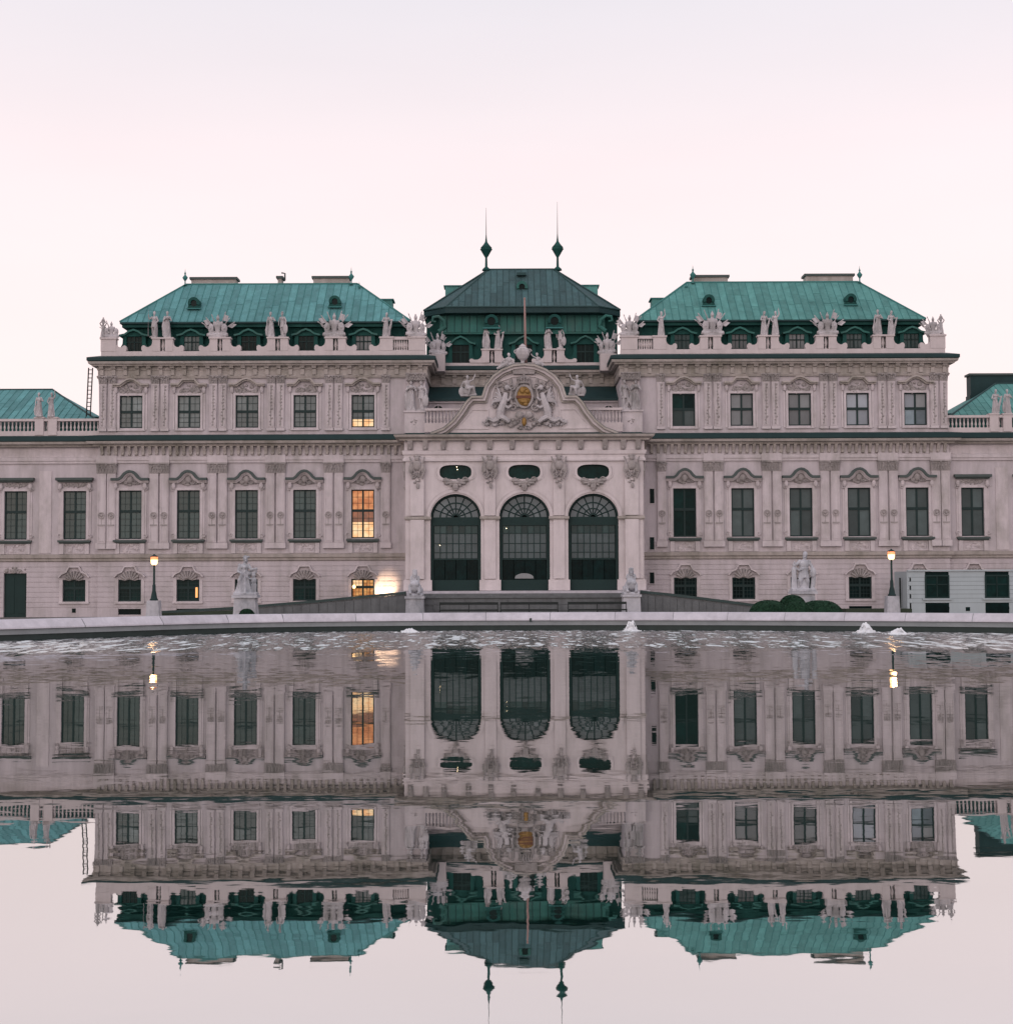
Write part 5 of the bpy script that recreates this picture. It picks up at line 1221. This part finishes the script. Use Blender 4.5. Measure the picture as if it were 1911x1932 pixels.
# slender corner figures carrying vases on the outer ends
def vase_bearer():
    mb = MB(); mb.box(-.2, .2, -.18, .18, 0, .08); mb.lathe([(.19, .06), (.16, .4), (.12, .62), (.13, .74)], 20, (0, 0, 0), 1, .85, 7, .12); mb.ell((0, 0, .82), (.13, .10, .15), 10, 8)
    cap_(mb, (0, 0, .92), (0, 0, 1.0), .045, .04); head(mb, (0, -.01, 1.09), 0.3)
    for sg in (-1, 1): limb(mb, [(sg * .14, 0, .92), (sg * .24, -.02, 1.08), (sg * .10, -.02, 1.26)], [.05, .042, .035]); hand(mb, (sg * .10, -.02, 1.26), (0, 0, 1))
    mb.lathe([(.05, 1.2), (.11, 1.3), (.09, 1.4), (.04, 1.45), (.06, 1.5), (.01, 1.55)], 10); return remeshed(mb, 'statue', STATUE, .025, 2)
vb_ = vase_bearer()
for x, lb in ((-29.12, 'slender stone figure with a vase on its head at the left wing outer corner'), (29.0, 'slender stone figure with a vase on its head at the right wing outer corner')):
    tag(put('statue', vb_, None, (x, .12, Zp1)), lb, 'statue', GW).scale = (.95, .95, .95)
# -- seated figures on the pediment shoulders, urn group and flagpole on its crown
def seated(mirror):
    mb = MB(); m = -1 if mirror else 1
    q = lambda x, y, z: (m * x, y, z)
    mb.box(-.55, .55, -.3, .35, 0, .12); mb.ell((0, .08, .32), (.42, .30, .30), 12, 8)
    limb(mb, [q(.05, -.05, .60), q(.34, -.30, .62), q(.42, -.22, .18)], [.15, .11, .07]); limb(mb, [q(-.12, -.05, .58), q(.10, -.36, .52), q(.02, -.34, .14)], [.15, .11, .07])
    mb.tube([q(.42, -.2, .16), q(.55, -.28, .14)], [.06, .05], 6); mb.tube([q(.3, -.15, .6), q(.36, -.1, .2), q(.5, .05, .12)], [.12, .16, .1], 8)
    mb.ell(q(-.06, 0, .66), (.21, .18, .16), 10, 8); mb.ell(q(-.10, .02, .92), (.20, .14, .24), 10, 8); cap_(mb, q(-.10, 0, 1.1), q(-.08, -.02, 1.2), .06, .055); head(mb, q(-.06, -.03, 1.31), .5 * m)
    limb(mb, [q(.08, 0, 1.06), q(.30, -.08, 1.14), q(.40, -.12, 1.38)], [.07, .055, .04]); hand(mb, q(.40, -.12, 1.38), (0, 0, 1)); limb(mb, [q(-.30, 0, 1.04), q(-.46, .02, .80), q(-.52, -.1, .56)], [.07, .055, .04]); hand(mb, q(-.52, -.1, .56))
    mb.ell(q(-.46, -.02, .36), (.22, .14, .32), 10, 8)
    mb.tube([q(.42, -.14, 1.3), q(.46, -.14, 1.62)], [.05, .02], 6)
    return remeshed(mb, 'statue', STATUE, .03, 2)
zsh = zf(752, -4.2) + .16
for u, mir, lb in ((884, False, 'seated stone figure on the left shoulder of the curved pediment'), (1087, True, 'seated stone figure on the right shoulder of the curved pediment')):
    p = at(u, 750, -4.0); tag(put('statue', seated(mir), None, (p.x, -3.95, zsh), 0), lb, 'statue', 'figures on the pediment').scale = (.98, .98, .98)
ztp = zf(691, -4.2) + .18; px0 = at(986, 680, -4.0).x
mb = MB(); mb.lathe([(.24, 0), (.26, .08), (.12, .16), (.12, .30), (.30, .46), (.43, .70), (.45, .92), (.40, 1.10), (.22, 1.22), (.24, 1.28), (.10, 1.40), (.02, 1.46)], 18, sy=.85, folds=10, amp=.04)
for sg in (-1, 1): mb.scroll(sg * .44, .95, .16, 0, sg, 1.4, .28)
urn = tag(mb.build('urn', STATUE, None, False, (px0, -3.75, ztp - .06)), 'large carved stone urn at the foot of the flagpole on the pediment', 'urn')
def recline(mir, up):
    mb = MB(); m = -1 if mir else 1; q = lambda x, y, z: (m * x, y, z)
    if up:
        mb.ell(q(.1, 0, .16), (.28, .2, .18), 10, 7); limb(mb, [q(0, 0, .30), q(-.18, -.12, .30), q(-.12, -.1, .04)], [.10, .08, .05]); limb(mb, [q(.08, 0, .30), q(.24, -.12, .26), q(.36, -.08, .02)], [.10, .08, .05])
        mb.ell(q(.04, 0, .52), (.14, .11, .22), 10, 8); head(mb, q(.0, -.02, .86)); limb(mb, [q(-.12, 0, .66), q(-.3, -.02, .74), q(-.42, -.02, .88)], [.05, .045, .035]); limb(mb, [q(.16, 0, .66), q(.3, .02, .5), q(.34, -.05, .34)], [.05, .045, .035]); hand(mb, q(-.42, -.02, .88), (0, 0, 1)); hand(mb, q(.34, -.05, .34))
        mb.ell(q(.36, .05, .12), (.18, .12, .16), 8, 6)
    else:
        mb.tube([q(.7, 0, .04), q(.3, 0, .14), q(-.1, 0, .26)], [.09, .15, .18], 8); mb.ell(q(-.2, 0, .42), (.2, .15, .22), 10, 8); head(mb, q(-.3, -.02, .74)); limb(mb, [q(-.05, 0, .55), q(.2, -.1, .42), q(.36, -.08, .3)], [.06, .05, .04]); hand(mb, q(.36, -.08, .3)); limb(mb, [q(-.36, 0, .52), q(-.46, -.08, .3), q(-.5, -.1, .1)], [.06, .05, .04]); hand(mb, q(-.5, -.1, .1)); mb.ell(q(-.1, .05, .12), (.5, .16, .16), 10, 7)
    return remeshed(mb, 'statue', STATUE, .025, 2)
p = at(957, 684, -3.8); tag(put('statue', recline(True, False), None, (p.x, -3.8, zf(695, -4.2) + .16)), 'reclining stone figure left of the big urn on the pediment', 'statue', 'figures on the pediment').rotation_euler = (0, R(-14), 0)
p = at(1013, 683, -3.8); tag(put('statue', recline(False, True), None, (p.x, -3.8, zf(694, -4.2) + .16)), 'small stone cherub reaching towards the big urn on the pediment', 'statue', 'figures on the pediment').scale = (.9, .9, .9)
fb = at(992, 684, -3.2); ft = at(989.5, 564, -3.2)
fp = thing('flagpole', 'bare reddish flagpole rising behind the urn on the pediment', 'flagpole', (fb.x, -3.2, ztp - .2))
MB().tube([(0, 0, 0), (ft.x - fb.x, 0, ft.z - ztp + .2)], [.10, .055], 8).build('pole', POLE, fp, True); MB().ell((ft.x - fb.x, 0, ft.z - ztp + .22), (.08, .08, .08), 8, 6).build('ball', POLE, fp); MB().lathe([(.16, 0), (.16, .3), (.11, .34)], 10).build('socket', LEAD, fp)

# ---------------------------------------------------------------- forecourt: ramps, pedestals, statues, lamps, benches, hedges
def ramp(s):
    Y = -7.6
    # (pixel column, pixel row of the top) from the porch outwards
    tops = [(766, 1121), (690, 1128), (600, 1137), (520, 1143.5), (440, 1150), (300, 1158)] if s < 0 else [(1208, 1119), (1260, 1124), (1330, 1132.5), (1415, 1143.5), (1480, 1150), (1560, 1157)]
    P_ = [at(u, v, Y) for u, v in tops]
    o = thing('ramp', 'long sloping carriage ramp wall rising to the porch on the %s' % ('left, grass edged' if s < 0 else 'right, above clipped bushes'), 'ramp', (0, 0, 0), 0, 'carriage ramps to the porch')
    top = [(p.x, p.z) for p in P_]
    MB().prism(top + [(top[-1][0], .02), (top[0][0], .02)], Y, Y + .35).build('wall', RAMPST, o)
    MB().bar(top if s > 0 else top[::-1], 0.004, .17, Y - .08, Y + .45).build('coping', DARKCAP, o)
    MB().prism([(x, z - .08) for x, z in top] + [(top[-1][0], .02), (top[0][0], .02)], Y + .36, -2.6).build('roadway', GRAVEL, o)
    rnd = random.Random(5 + s)
    x0, x1 = top[0][0], top[3][0]; n = 15
    for i in range(n):            # wall stones, uneven
        xa, xb = seg(x0, x1, i / n), seg(x0, x1, (i + 1) / n); zt = seg(top[0][1], top[3][1], (i + 1) / n if True else 0) - .06
        if zt < .35: continue
        MB().box(xa + .012 * (1 if xb > xa else -1), xb - .012 * (1 if xb > xa else -1), Y - .03 - rnd.uniform(0, .03), Y - .002, .05, zt - .01).build('wall_stone', RAMPST, o)
    return o
ramp(-1); ramp(1)
for s in (-1, 1): pass
tr = thing('terrace_wall', 'low dark grey terrace wall below the porch steps between two pedestals', 'terrace wall', (0, 0, 0))
Yt = -7.2
xa, xb = at(797, 1130, Yt).x, at(1180, 1130, Yt).x; zt_ = zf(1125, Yt)
MB().box(xa, xb, Yt, YF - 1.95, 0.02, zt_ - .12).build('wall', RAMPST, tr); MB().box(xa, xb, Yt - .12, YF - 1.9, zt_ - .115, zt_).build('coping', RAMPST, tr)
for i in range(3):
    z = seg(.1, zt_ - .15, i / 3)
    for j in range(9): MB().box(seg(xa, xb, (j + .5 * (i % 2)) / 9.5) + .01, seg(xa, xb, (j + 1 + .5 * (i % 2)) / 9.5) - .01, Yt - .03 - .01 * ((i * 5 + j * 3) % 3), Yt - .002, z + .01, seg(.1, zt_ - .15, (i + 1) / 3) - .01).build('wall_stone', RAMPST, tr)
def sphinx_mesh():
    mb = MB(); mb.box(-.5, .5, -.55, 1.2, 0, .14)
    mb.ell((0, -.12, .62), (.36, .30, .38), 12, 9); mb.ell((0, .55, .48), (.34, .60, .36), 12, 9)
    for sg in (-1, 1):
        mb.ell((sg * .16, -.34, .72), (.15, .12, .15), 8, 6); limb(mb, [(sg * .28, -.18, .62), (sg * .30, -.40, .24), (sg * .26, -.62, .20)], [.13, .10, .09]); mb.ell((sg * .33, .8, .30), (.17, .34, .26), 10, 7)
        mb.tube([(sg * .16, .0, 1.24), (sg * .24, -.04, 1.05), (sg * .22, -.10, .86)], [.10, .10, .07], 7)
        for q in range(4): mb.ell((sg * (.22 + .02 * q), -.5 - .0 * q, .19), (.03, .12, .04), 6, 4)
    cap_(mb, (0, -.12, .95), (0, -.12, 1.15), .12, .10)
    x, y, z = 0, -.14, 1.32; mb.ell((x, y, z), (.14, .15, .18), 10, 8); mb.ell((x, y - .15, z - .02), (.03, .05, .05), 6, 5); mb.ell((x, y - .10, z - .12), (.07, .06, .05), 8, 6); mb.ell((x, y + .06, z + .06), (.18, .17, .17), 10, 8); mb.lathe([(.17, 1.42), (.15, 1.52), (.17, 1.60), (.05, 1.64)], 12, (0, -.1, 0))
    return remeshed(mb, 'statue', MARBLE, .03, 2)
sph = sphinx_mesh()
for u, vt, lb in ((783, 1125, 'left'), (1190.5, 1121.5, 'right')):
    Yp = -8.6; p = at(u, vt, Yp); w = .60
    o = thing('pedestal', 'pale stone pedestal at the %s end of the terrace wall under a sphinx' % lb, 'pedestal', (p.x, Yp, .05), 0, 'pedestals beside the porch steps')
    h = p.z - .05 - .15
    MB().prism([(-w, 0), (w, 0), (w * .93, h * .3), (w * .88, h), (-w * .88, h), (-w * .93, h * .3)], -.55, .9).build('shaft', MARBLE, o); MB().box(-w * 1.0, w * 1.0, -.65, 1.0, h + .004, h + .15).build('cap_stone', MARBLE, o); MB().box(-w * 1.15, w * 1.15, -.68, 1.05, -.04, .22).build('plinth', MARBLE, o)
    tag(put('statue', sph, None, (p.x, Yp, p.z + .002)), 'crouching stone sphinx facing the pool on the pedestal at the %s of the steps' % lb, 'statue', 'sphinxes beside the porch steps').scale = (1.0, 1.0, 1.03)
def group_left():
    mb = MB(); mb.box(-.70, .70, -.45, .5, 0, .16)
    mb.lathe([(.56, .1), (.46, .4), (.36, .8), (.29, 1.1), (.24, 1.3), (.25, 1.45)], 36, (-.08, 0, 0), 1, .8, 9, .2)
    mb.tube([(-.36, -.12, .2), (-.34, -.28, .9), (-.18, -.26, 1.3)], [.10, .13, .08], 8)
    mb.ell((-.12, 0, 1.62), (.27, .2, .30), 12, 9); mb.ell((-.12, 0, 1.38), (.23, .18, .2), 10, 8)
    for sg in (-1, 1): mb.ell((-.12 + sg * .11, -.17, 1.68), (.10, .09, .10), 8, 6); mb.ell((-.12 + sg * .27, 0, 1.80), (.11, .11, .11), 8, 6)
    cap_(mb, (-.10, 0, 1.85), (-.06, -.02, 2.0), .09, .08); h2 = MB(); head(h2, (0, 0, 0), .6, 2); mb.add([(x * 1.35 - .04, y * 1.35 - .04, z * 1.35 + 2.18) for x, y, z in h2.v], h2.f); mb.ell((.13, -.02, 2.30), (.10, .07, .07), 8, 6)
    limb(mb, [(.15, 0, 1.80), (.32, -.12, 1.52), (.62, -.14, 1.58)], [.10, .085, .06]); hand(mb, (.64, -.14, 1.60), (0, 0, 1)); limb(mb, [(-.38, 0, 1.78), (-.46, -.10, 1.42), (-.22, -.32, 1.30)], [.10, .085, .06]); hand(mb, (-.22, -.32, 1.30))
    mb.tube([(.66, -.10, 1.62), (.56, .0, 1.42), (.30, .05, 1.32), (.05, -.1, 1.26)], [.06, .13, .14, .10], 8)
    # cherub standing at her side
    limb(mb, [(.42, -.12, .62), (.40, -.14, .16)], [.11, .07]); limb(mb, [(.56, -.10, .62), (.58, -.10, .16)], [.11, .07]); mb.ell((.49, -.1, .86), (.17, .14, .24), 10, 8); mb.ell((.48, -.12, 1.20), (.13, .14, .15), 10, 8); limb(mb, [(.36, -.1, .98), (.22, -.2, .98), (.10, -.3, 1.08)], [.06, .05, .04])
    return remeshed(mb, 'statue', MARBLE, .024, 1)
def group_right():
    mb = MB(); mb.box(-.72, .72, -.45, .5, 0, .16)
    limb(mb, [(-.02, 0, 1.12), (-.16, -.16, .62), (-.12, .0, .2)], [.19, .14, .09]); limb(mb, [(.16, 0, 1.12), (.26, -.08, .60), (.30, .05, .2)], [.19, .14, .09])
    mb.box(-.30, .36, -.05, .35, .1, .72); mb.tube([(.05, .16, .15), (.1, .2, .8), (.05, .15, 1.7)], [.36, .30, .22], 10)
    mb.lathe([(.36, .80), (.31, 1.0), (.26, 1.25), (.28, 1.4)], 30, (.06, 0, 0), 1, .75, 9, .10)
    mb.ell((.10, 0, 1.60), (.29, .21, .32), 12, 9); cap_(mb, (.12, 0, 1.86), (.14, -.02, 2.0), .09, .08); h2 = MB(); head(h2, (0, 0, 0), -.5, 2); mb.add([(x * 1.35 + .16, y * 1.35 - .04, z * 1.35 + 2.18) for x, y, z in h2.v], h2.f)
    for sg in (-1, 1): mb.ell((.10 + sg * .28, 0, 1.78), (.12, .12, .12), 8, 6)
    limb(mb, [(-.18, 0, 1.76), (-.40, -.08, 1.60), (-.52, -.16, 1.72)], [.10, .085, .06]); hand(mb, (-.52, -.16, 1.74), (0, 0, 1)); limb(mb, [(.38, 0, 1.76), (.56, -.1, 1.46), (.50, -.22, 1.16)], [.10, .085, .06]); hand(mb, (.50, -.22, 1.14))
    # a second figure upright at the left, shield and cloth at the right
    mb.lathe([(.20, .1), (.17, .6), (.14, 1.0), (.15, 1.2)], 20, (-.52, -.05, 0), 1, .9, 7, .12); mb.ell((-.52, -.05, 1.30), (.16, .13, .20), 10, 8); mb.ell((-.50, -.07, 1.58), (.12, .13, .15), 10, 8); limb(mb, [(-.40, -.05, 1.4), (-.22, -.2, 1.24), (-.05, -.3, 1.32)], [.06, .05, .04])
    mb.ell((.60, -.12, 1.12), (.20, .12, .30), 10, 8); mb.tube([(.56, .0, 1.3), (.66, .02, .8), (.58, .05, .15)], [.12, .15, .14], 8)
    return remeshed(mb, 'statue', MARBLE, .024, 1)
for u, vt, me, lb, lp in ((464.5, 1123, group_left(), 'large pale stone group of a draped woman with a cherub before the left wing', 'tapered pale pedestal carrying the draped woman, left of the ramp'), (1514, 1115.5, group_right(), 'large pale stone group of a warrior with a companion before the right wing', 'tapered pale pedestal carrying the warrior group, behind the clipped bushes')):
    Y = -15.5; p = at(u, vt, Y)
    o = thing('pedestal', lp, 'pedestal', (p.x, Y, .05), 0, 'pedestals of the large statues'); h = p.z - .05 - .16
    MB().prism([(-.78, 0), (.78, 0), (.66, h * .35), (.60, h), (-.60, h), (-.66, h * .35)], -.5, .55).build('shaft', MARBLE, o); MB().box(-.74, .74, -.62, .66, h + .004, h + .16).build('cap_stone', MARBLE, o); MB().box(-.5, .5, -.52, -.49, h * .45, h * .85).build('panel', MARBLE, o)
    k = (zf(1047, Y) - zf(1123, Y)) / 2.42
    tag(put('statue', me, None, (p.x, Y, p.z + .002)), lb, 'statue', 'large statue groups beside the pool').scale = (k, k, k)
# lamps
def lamp(u, vtop, vbase, Y, lab):
    p = at(u, vbase, Y); b = p.z; H = at(u, vtop, Y).z - b
    o = thing('street_lamp', lab, 'street lamp', (p.x, Y, b), 0, 'lit lamp posts on concrete blocks')
    MB().lathe([(.26, 0), (.26, .08), (.20, .14), (.16, .40), (.11, .60), (.10, .95), (.07, 1.0), (.062, 1.9), (.055, H - .62), (.10, H - .58), (.05, H - .55)], 10).build('post', LAMPG, o, True)
    MB().lathe([(.12, H - .62), (.20, H - .52), (.22, H - .30)], 8, cap=True).build('lantern_glass', LANT, o); MB().lathe([(.225, H - .297), (.23, H - .12)], 8).build('lantern_hood', LANT_TOP, o); MB().lathe([(.26, H - .118), (.20, H - .06), (.08, H - .01), (.03, H + .06)], 8).build('lantern_cap', LAMPG, o)
    mb = MB()
    for i in range(4): a = math.pi / 4 + i * math.pi / 2; mb.tube([(.10 * math.cos(a), .10 * math.sin(a), H - .55), (.235 * math.cos(a), .235 * math.sin(a), H - .12)], .012, 4)
    mb.build('lantern_ribs', LAMPG, o)
    q = tag(MB().prism([(-.42, .0), (.42, 0), (.36, b - .05), (-.36, b - .05)], -.38, .38).build('lamp_block', MARBLE, None, False, (p.x, Y, .05)), 'pale concrete block under the lamp post before the %s wing' % ('left' if u < 900 else 'right'), 'block', 'lamp blocks')
    L = bpy.data.lights.new('lantern_light', 'POINT'); L.energy = 22; L.color = (1, .62, .32); L.shadow_soft_size = .15; lo = bpy.data.objects.new('lantern_light', L); COL.objects.link(lo); lo.parent = o; lo.location = (0, -.28, H - .38)
lamp(291, 1047, 1133, -10.5, 'dark green lamp post with glowing lantern before the left wing')
lamp(1682, 1037, 1124.5, -10.5, 'dark green lamp post with glowing lantern before the right wing, beside the hoarding')
# benches
def bench(u0, u1, lab):
    Y = -10.0; a, b = at(u0, 1140, Y), at(u1, 1140, Y); L = b.x - a.x
    o = thing('bench', lab, 'bench', ((a.x + b.x) / 2, Y, .05), 0, 'long dark benches below the porch')
    zt, zs = zf(1136, Y) - .05, zf(1149.5, Y) - .05
    for i in range(2): MB().box(-L / 2, L / 2, .12 + .01 * i, .17 + .01 * i, zt - .15, zt).build('back_slat', IRON, o) if i == 0 else None
    for i in range(3): MB().box(-L / 2, L / 2, -.36 + .15 * i, -.36 + .15 * i + .13, zs - .09, zs).build('seat_slat', IRON, o)
    for x in (-L / 2 + .03, 0, L / 2 - .03): MB().box(x - .025, x + .025, .171, .21, 0, zt).box(x - .025, x + .025, -.34, .17, zs - .10, zs - .053).box(x - .03, x + .03, -.34, -.29, 0, zs - .10).build('leg', IRON, o)
bench(829, 940, 'long dark bench farthest left of three below the porch'); bench(943.5, 1053, 'long dark bench in the middle of three below the porch'); bench(1071, 1182, 'long dark bench farthest right of three, beside the right pedestal')
# clipped bushes
def bush(u, v0, halfw, Y, lab, seed):
    p = at(u, v0, Y); rx = halfw / ppm(Y); rz_ = p.z - .02; mb = MB(); rnd = random.Random(seed); nu, nv = 40, 12
    for j in range(nv + 1):
        e = j / nv
        for i in range(nu):
            a = 2 * math.pi * i / nu; c = math.cos(e * math.pi / 2) ** .75; s_ = math.sin(e * math.pi / 2); k = 1 + rnd.uniform(-.025, .025); mb.v.append((rx * c * k * math.cos(a), rx * .8 * c * k * math.sin(a), rz_ * s_ * k))
    mb.f = [(j * nu + i, j * nu + (i + 1) % nu, (j + 1) * nu + (i + 1) % nu, (j + 1) * nu + i) for j in range(nv) for i in range(nu)]
    o = thing('clipped_bush', lab, 'bush', (p.x, Y, .04), 0, 'clipped box bushes'); mb.build('foliage_mass', BOX, o, True)
    lf, l2 = MB(), MB()
    for i in range(1800):
        a, e = rnd.uniform(0, 6.283), rnd.random() ** .8; c = math.sqrt(max(0, 1 - e * e)) ** .75; n = Vector((c * math.cos(a), c * math.sin(a), e + .1)).normalized(); q = Vector((rx * c * math.cos(a), rx * .8 * c * math.sin(a), rz_ * e)) + n * .01
        t = n.cross(Vector((rnd.uniform(-1, 1), rnd.uniform(-1, 1), rnd.uniform(-1, 1)))).normalized() * .045; w = (n * .5 + n.cross(t).normalized() * .8) * .05
        (lf if i % 3 else l2).add([tuple(q - t), tuple(q + w), tuple(q + t), tuple(q - w)], [(0, 1, 2, 3)])
    stuff(lf.build('leaves', BOX, o)); stuff(l2.build('leaf_tips', BOXL, o)); MB().tube([(0, 0, 0), (0, 0, rz_ * .5)], [.06, .04], 6).build('stem', DKGREEN, o)
bush(1494, 1124, 31, -18.0, 'tall domed clipped bush before the warrior statue', 1); bush(1450, 1133.5, 40, -19.0, 'low clipped bush left of the tall dome', 2); bush(1546, 1134, 46, -19.2, 'broad low clipped bush right of the tall dome', 3); bush(1504, 1136, 34, -20.5, 'small clipped bush in front of the tall dome', 4); bush(466, 1150, 17, -18.5, 'small dark clipped bush at the foot of the draped woman pedestal', 5)
struct(MB().box(at(1590, 1150, -6).x, at(1712, 1150, -6).x, -7, -5, .0, zf(1151, -6)).build('grass_verge', GRASS))
_g = [at(u, v, -8.4) for u, v in ((300, 1157), (380, 1154), (440, 1152), (470, 1151.5), (470, 1160), (300, 1160))]
struct(MB().prism([(p.x, max(.02, p.z)) for p in _g[:4]] + [(_g[3].x, .01), (_g[0].x, .01)], -8.8, -7.7).build('grass_bank', GRASS))
# hoarding before the right wing
Yh = -3.6
hx0, hx1 = at(1713, 1120, Yh).x, 47.0; hz = [zf(1157, Yh) - .15] + [zf(v, Yh) for v in (1140.5, 1132, 1124, 1116, 1108, 1100, 1092, 1081)]
ho = thing('hoarding', 'pale blue white boarded hoarding with dark windows before the right low wing', 'hoarding', (0, 0, 0))
wx = [at(1767, 1110, Yh).x, at(1880, 1110, Yh).x, at(1993, 1110, Yh).x]; wz = (zf(1131.5, Yh), zf(1088.5, Yh)); cz_ = (zf(1156.5, Yh), zf(1145, Yh)); hw = .79
for j in range(len(hz) - 1):
    za, zb = hz[j] + .007, hz[j + 1] - .007; xs = hx0; segs = []
    for x in wx:
        if not (zb <= wz[0] or za >= wz[1]) or (j == 0): segs.append((xs, x - hw)); xs = x + hw
    segs.append((xs, hx1))
    for a, b in segs: MB().box(a, b, Yh - .01 * (j % 2), Yh + .10, za, zb).build('board', HOARD, ho)
MB().box(hx0, hx1, Yh + .05, Yh + .09, 0, hz[-1] - .02).build('backing', P_DARK, ho); MB().box(hx0 - .06, hx1, Yh - .10, Yh + .16, hz[-1], hz[-1] + .10).build('cap', HOARD, ho)
for x in wx:
    f = MB().bar([(x - hw, wz[0]), (x + hw, wz[0]), (x + hw, wz[1]), (x - hw, wz[1])], -.02, .08, Yh - .05, Yh + .04, True).box(x - .03, x + .03, Yh - .02, Yh + .03, *wz).box(x - hw, x + hw, Yh - .02, Yh + .03, seg(*wz, .6) - .03, seg(*wz, .6) + .03).build('window', DKGREEN, ho)
    for sg in (-1, 1): MB().box(x + sg * .04, x + sg * (hw - .08), Yh + .02, Yh + .045, wz[0] + .08, wz[1] - .08).build('pane', P_DARKG, f)
    MB().box(x - hw - .2, x + hw + .2, Yh - .12, Yh, wz[0] - .12, wz[0] - .02).build('sill', HOARD, ho)
    o_ = MB().prism([(x - hw + .1, cz_[0]), (x + hw - .1, cz_[0]), (x + hw, seg(*cz_, .3)), (x + hw, seg(*cz_, .7)), (x + hw - .1, cz_[1]), (x - hw + .1, cz_[1]), (x - hw, seg(*cz_, .7)), (x - hw, seg(*cz_, .3))], Yh - .02, Yh + .03).build('cellar_opening', P_DARK, ho)
p = at(1825, 1149, Yh); MB().box(p.x - .14, p.x + .14, Yh - .03, Yh, p.z - .13, p.z + .13).build('vent', P_DARK, ho)
MB().box(hx0 - .08, hx0 - .002, Yh, -.4, 0, hz[-1]).build('end_panel', HOARD, ho)
for u in (1697, 1707.5):
    p = at(u, 1110, Yh + 1.2); MB().box(p.x - .05, p.x + .05, Yh + 1.1 - (0 if u < 1700 else 1.1), Yh + 1.2 - (0 if u < 1700 else 1.1), 0.02, zf(1093, Yh + 1)).build('post', IRON, ho)
# ladder on the low roof beside the left wing
ld = thing('roof_ladder', 'dark iron ladder leaning against the left wing end wall', 'ladder', (0, 0, 0))
a0, a1 = at(163.5, 786, 1.5), at(168, 694, 1.5); b0, b1 = at(171, 786, 1.5), at(175.5, 694, 1.5)
for p, q in ((a0, a1), (b0, b1)): MB().tube([tuple(p), tuple(q)], .045, 6).build('rail', IRON, ld)
for i in range(12): t = (i + .5) / 12; MB().tube([tuple(a0.lerp(a1, t)), tuple(b0.lerp(b1, t))], .03, 5).build('rung', IRON, ld)
# floodlight washing the wall behind the left ramp
p = at(716, 1126, -1.2)
fl = thing('floodlight', 'small floodlight hidden behind the left ramp lighting the wall beside the lit window', 'floodlight', (p.x, -1.3, p.z - .45))
MB().box(-.22, .22, -.12, .08, 0, .22).build('housing', IRON, fl); MB().box(-.2, .2, .082, .10, .03, .19).build('lens', LANT, fl); MB().box(-.05, .05, -.05, .05, -.6, 0).build('bracket', IRON, fl)
L = bpy.data.lights.new('floodlight_lamp', 'SPOT'); L.energy = 520; L.color = (1, .70, .42); L.spot_size = R(68); L.spot_blend = .6; L.shadow_soft_size = .06
lo = bpy.data.objects.new('floodlight_lamp', L); COL.objects.link(lo); lo.parent = fl; lo.location = (0, .16, .12); lo.rotation_euler = Vector((0.22, 1.0, .62)).normalized().to_track_quat('-Z', 'Y').to_euler()
p = at(668, 1107, -.35); wl = thing('wall_lamp', 'small glowing lamp left of the lit ground floor window', 'wall lamp', (p.x, -.30, p.z)); MB().ell((0, 0, 0), (.12, .10, .13), 8, 6).build('globe', LANT, wl, True); MB().box(-.04, .04, .05, .34, -.04, .04).build('bracket', IRON, wl)
# fountain jets
def jet(u, v, h, w, lab, seed):
    w *= .62; Y = CAM.y + 2.06 * FPX / (v - 1106.0) ; p = at(u, v, Y); rnd = random.Random(seed); mb = MB()
    mb.lathe([(w, 0), (w * .62, h * .14), (w * .34, h * .42), (w * .18, h * .75), (w * .05, h)], 14, folds=5, amp=.2)
    for i in range(7): a = i * .9; mb.tube([(0, 0, h * .3), (w * .3 * math.cos(a), w * .3 * math.sin(a), h * rnd.uniform(.7, 1.15)), (w * .75 * math.cos(a), w * .75 * math.sin(a), h * .25)], [.07, .05, .03], 5)
    for i in range(70):
        a, r = rnd.uniform(0, 6.283), rnd.random() ** .7 * w * 1.7; q = rnd.uniform(.015, .05); mb.ell((r * math.cos(a), r * math.sin(a), max(0, h * (1 - r / w / 1.1)) * rnd.uniform(.5, 1.1) + .01), (q * 1.3, q, q), 6, 4)
    o = put('water_jet', remeshed(mb, 'water_jet', FOAM, .03, 3), None, (p.x, p.y, -.01)); tag(o, lab, 'water jet', 'bubbling water jets near the far pool rim')
jet(773, 1192, .16, .75, 'low white bubbling jet before the left sphinx pedestal', 1); jet(1190, 1191, .42, .60, 'tallest white bubbling jet before the right sphinx pedestal', 2); jet(1633, 1195.5, .42, .62, 'white bubbling jet just below the right street lamp', 3); jet(1694, 1199, .24, .70, 'broad low white jet nearest the camera, beside the lamp reflection', 4)
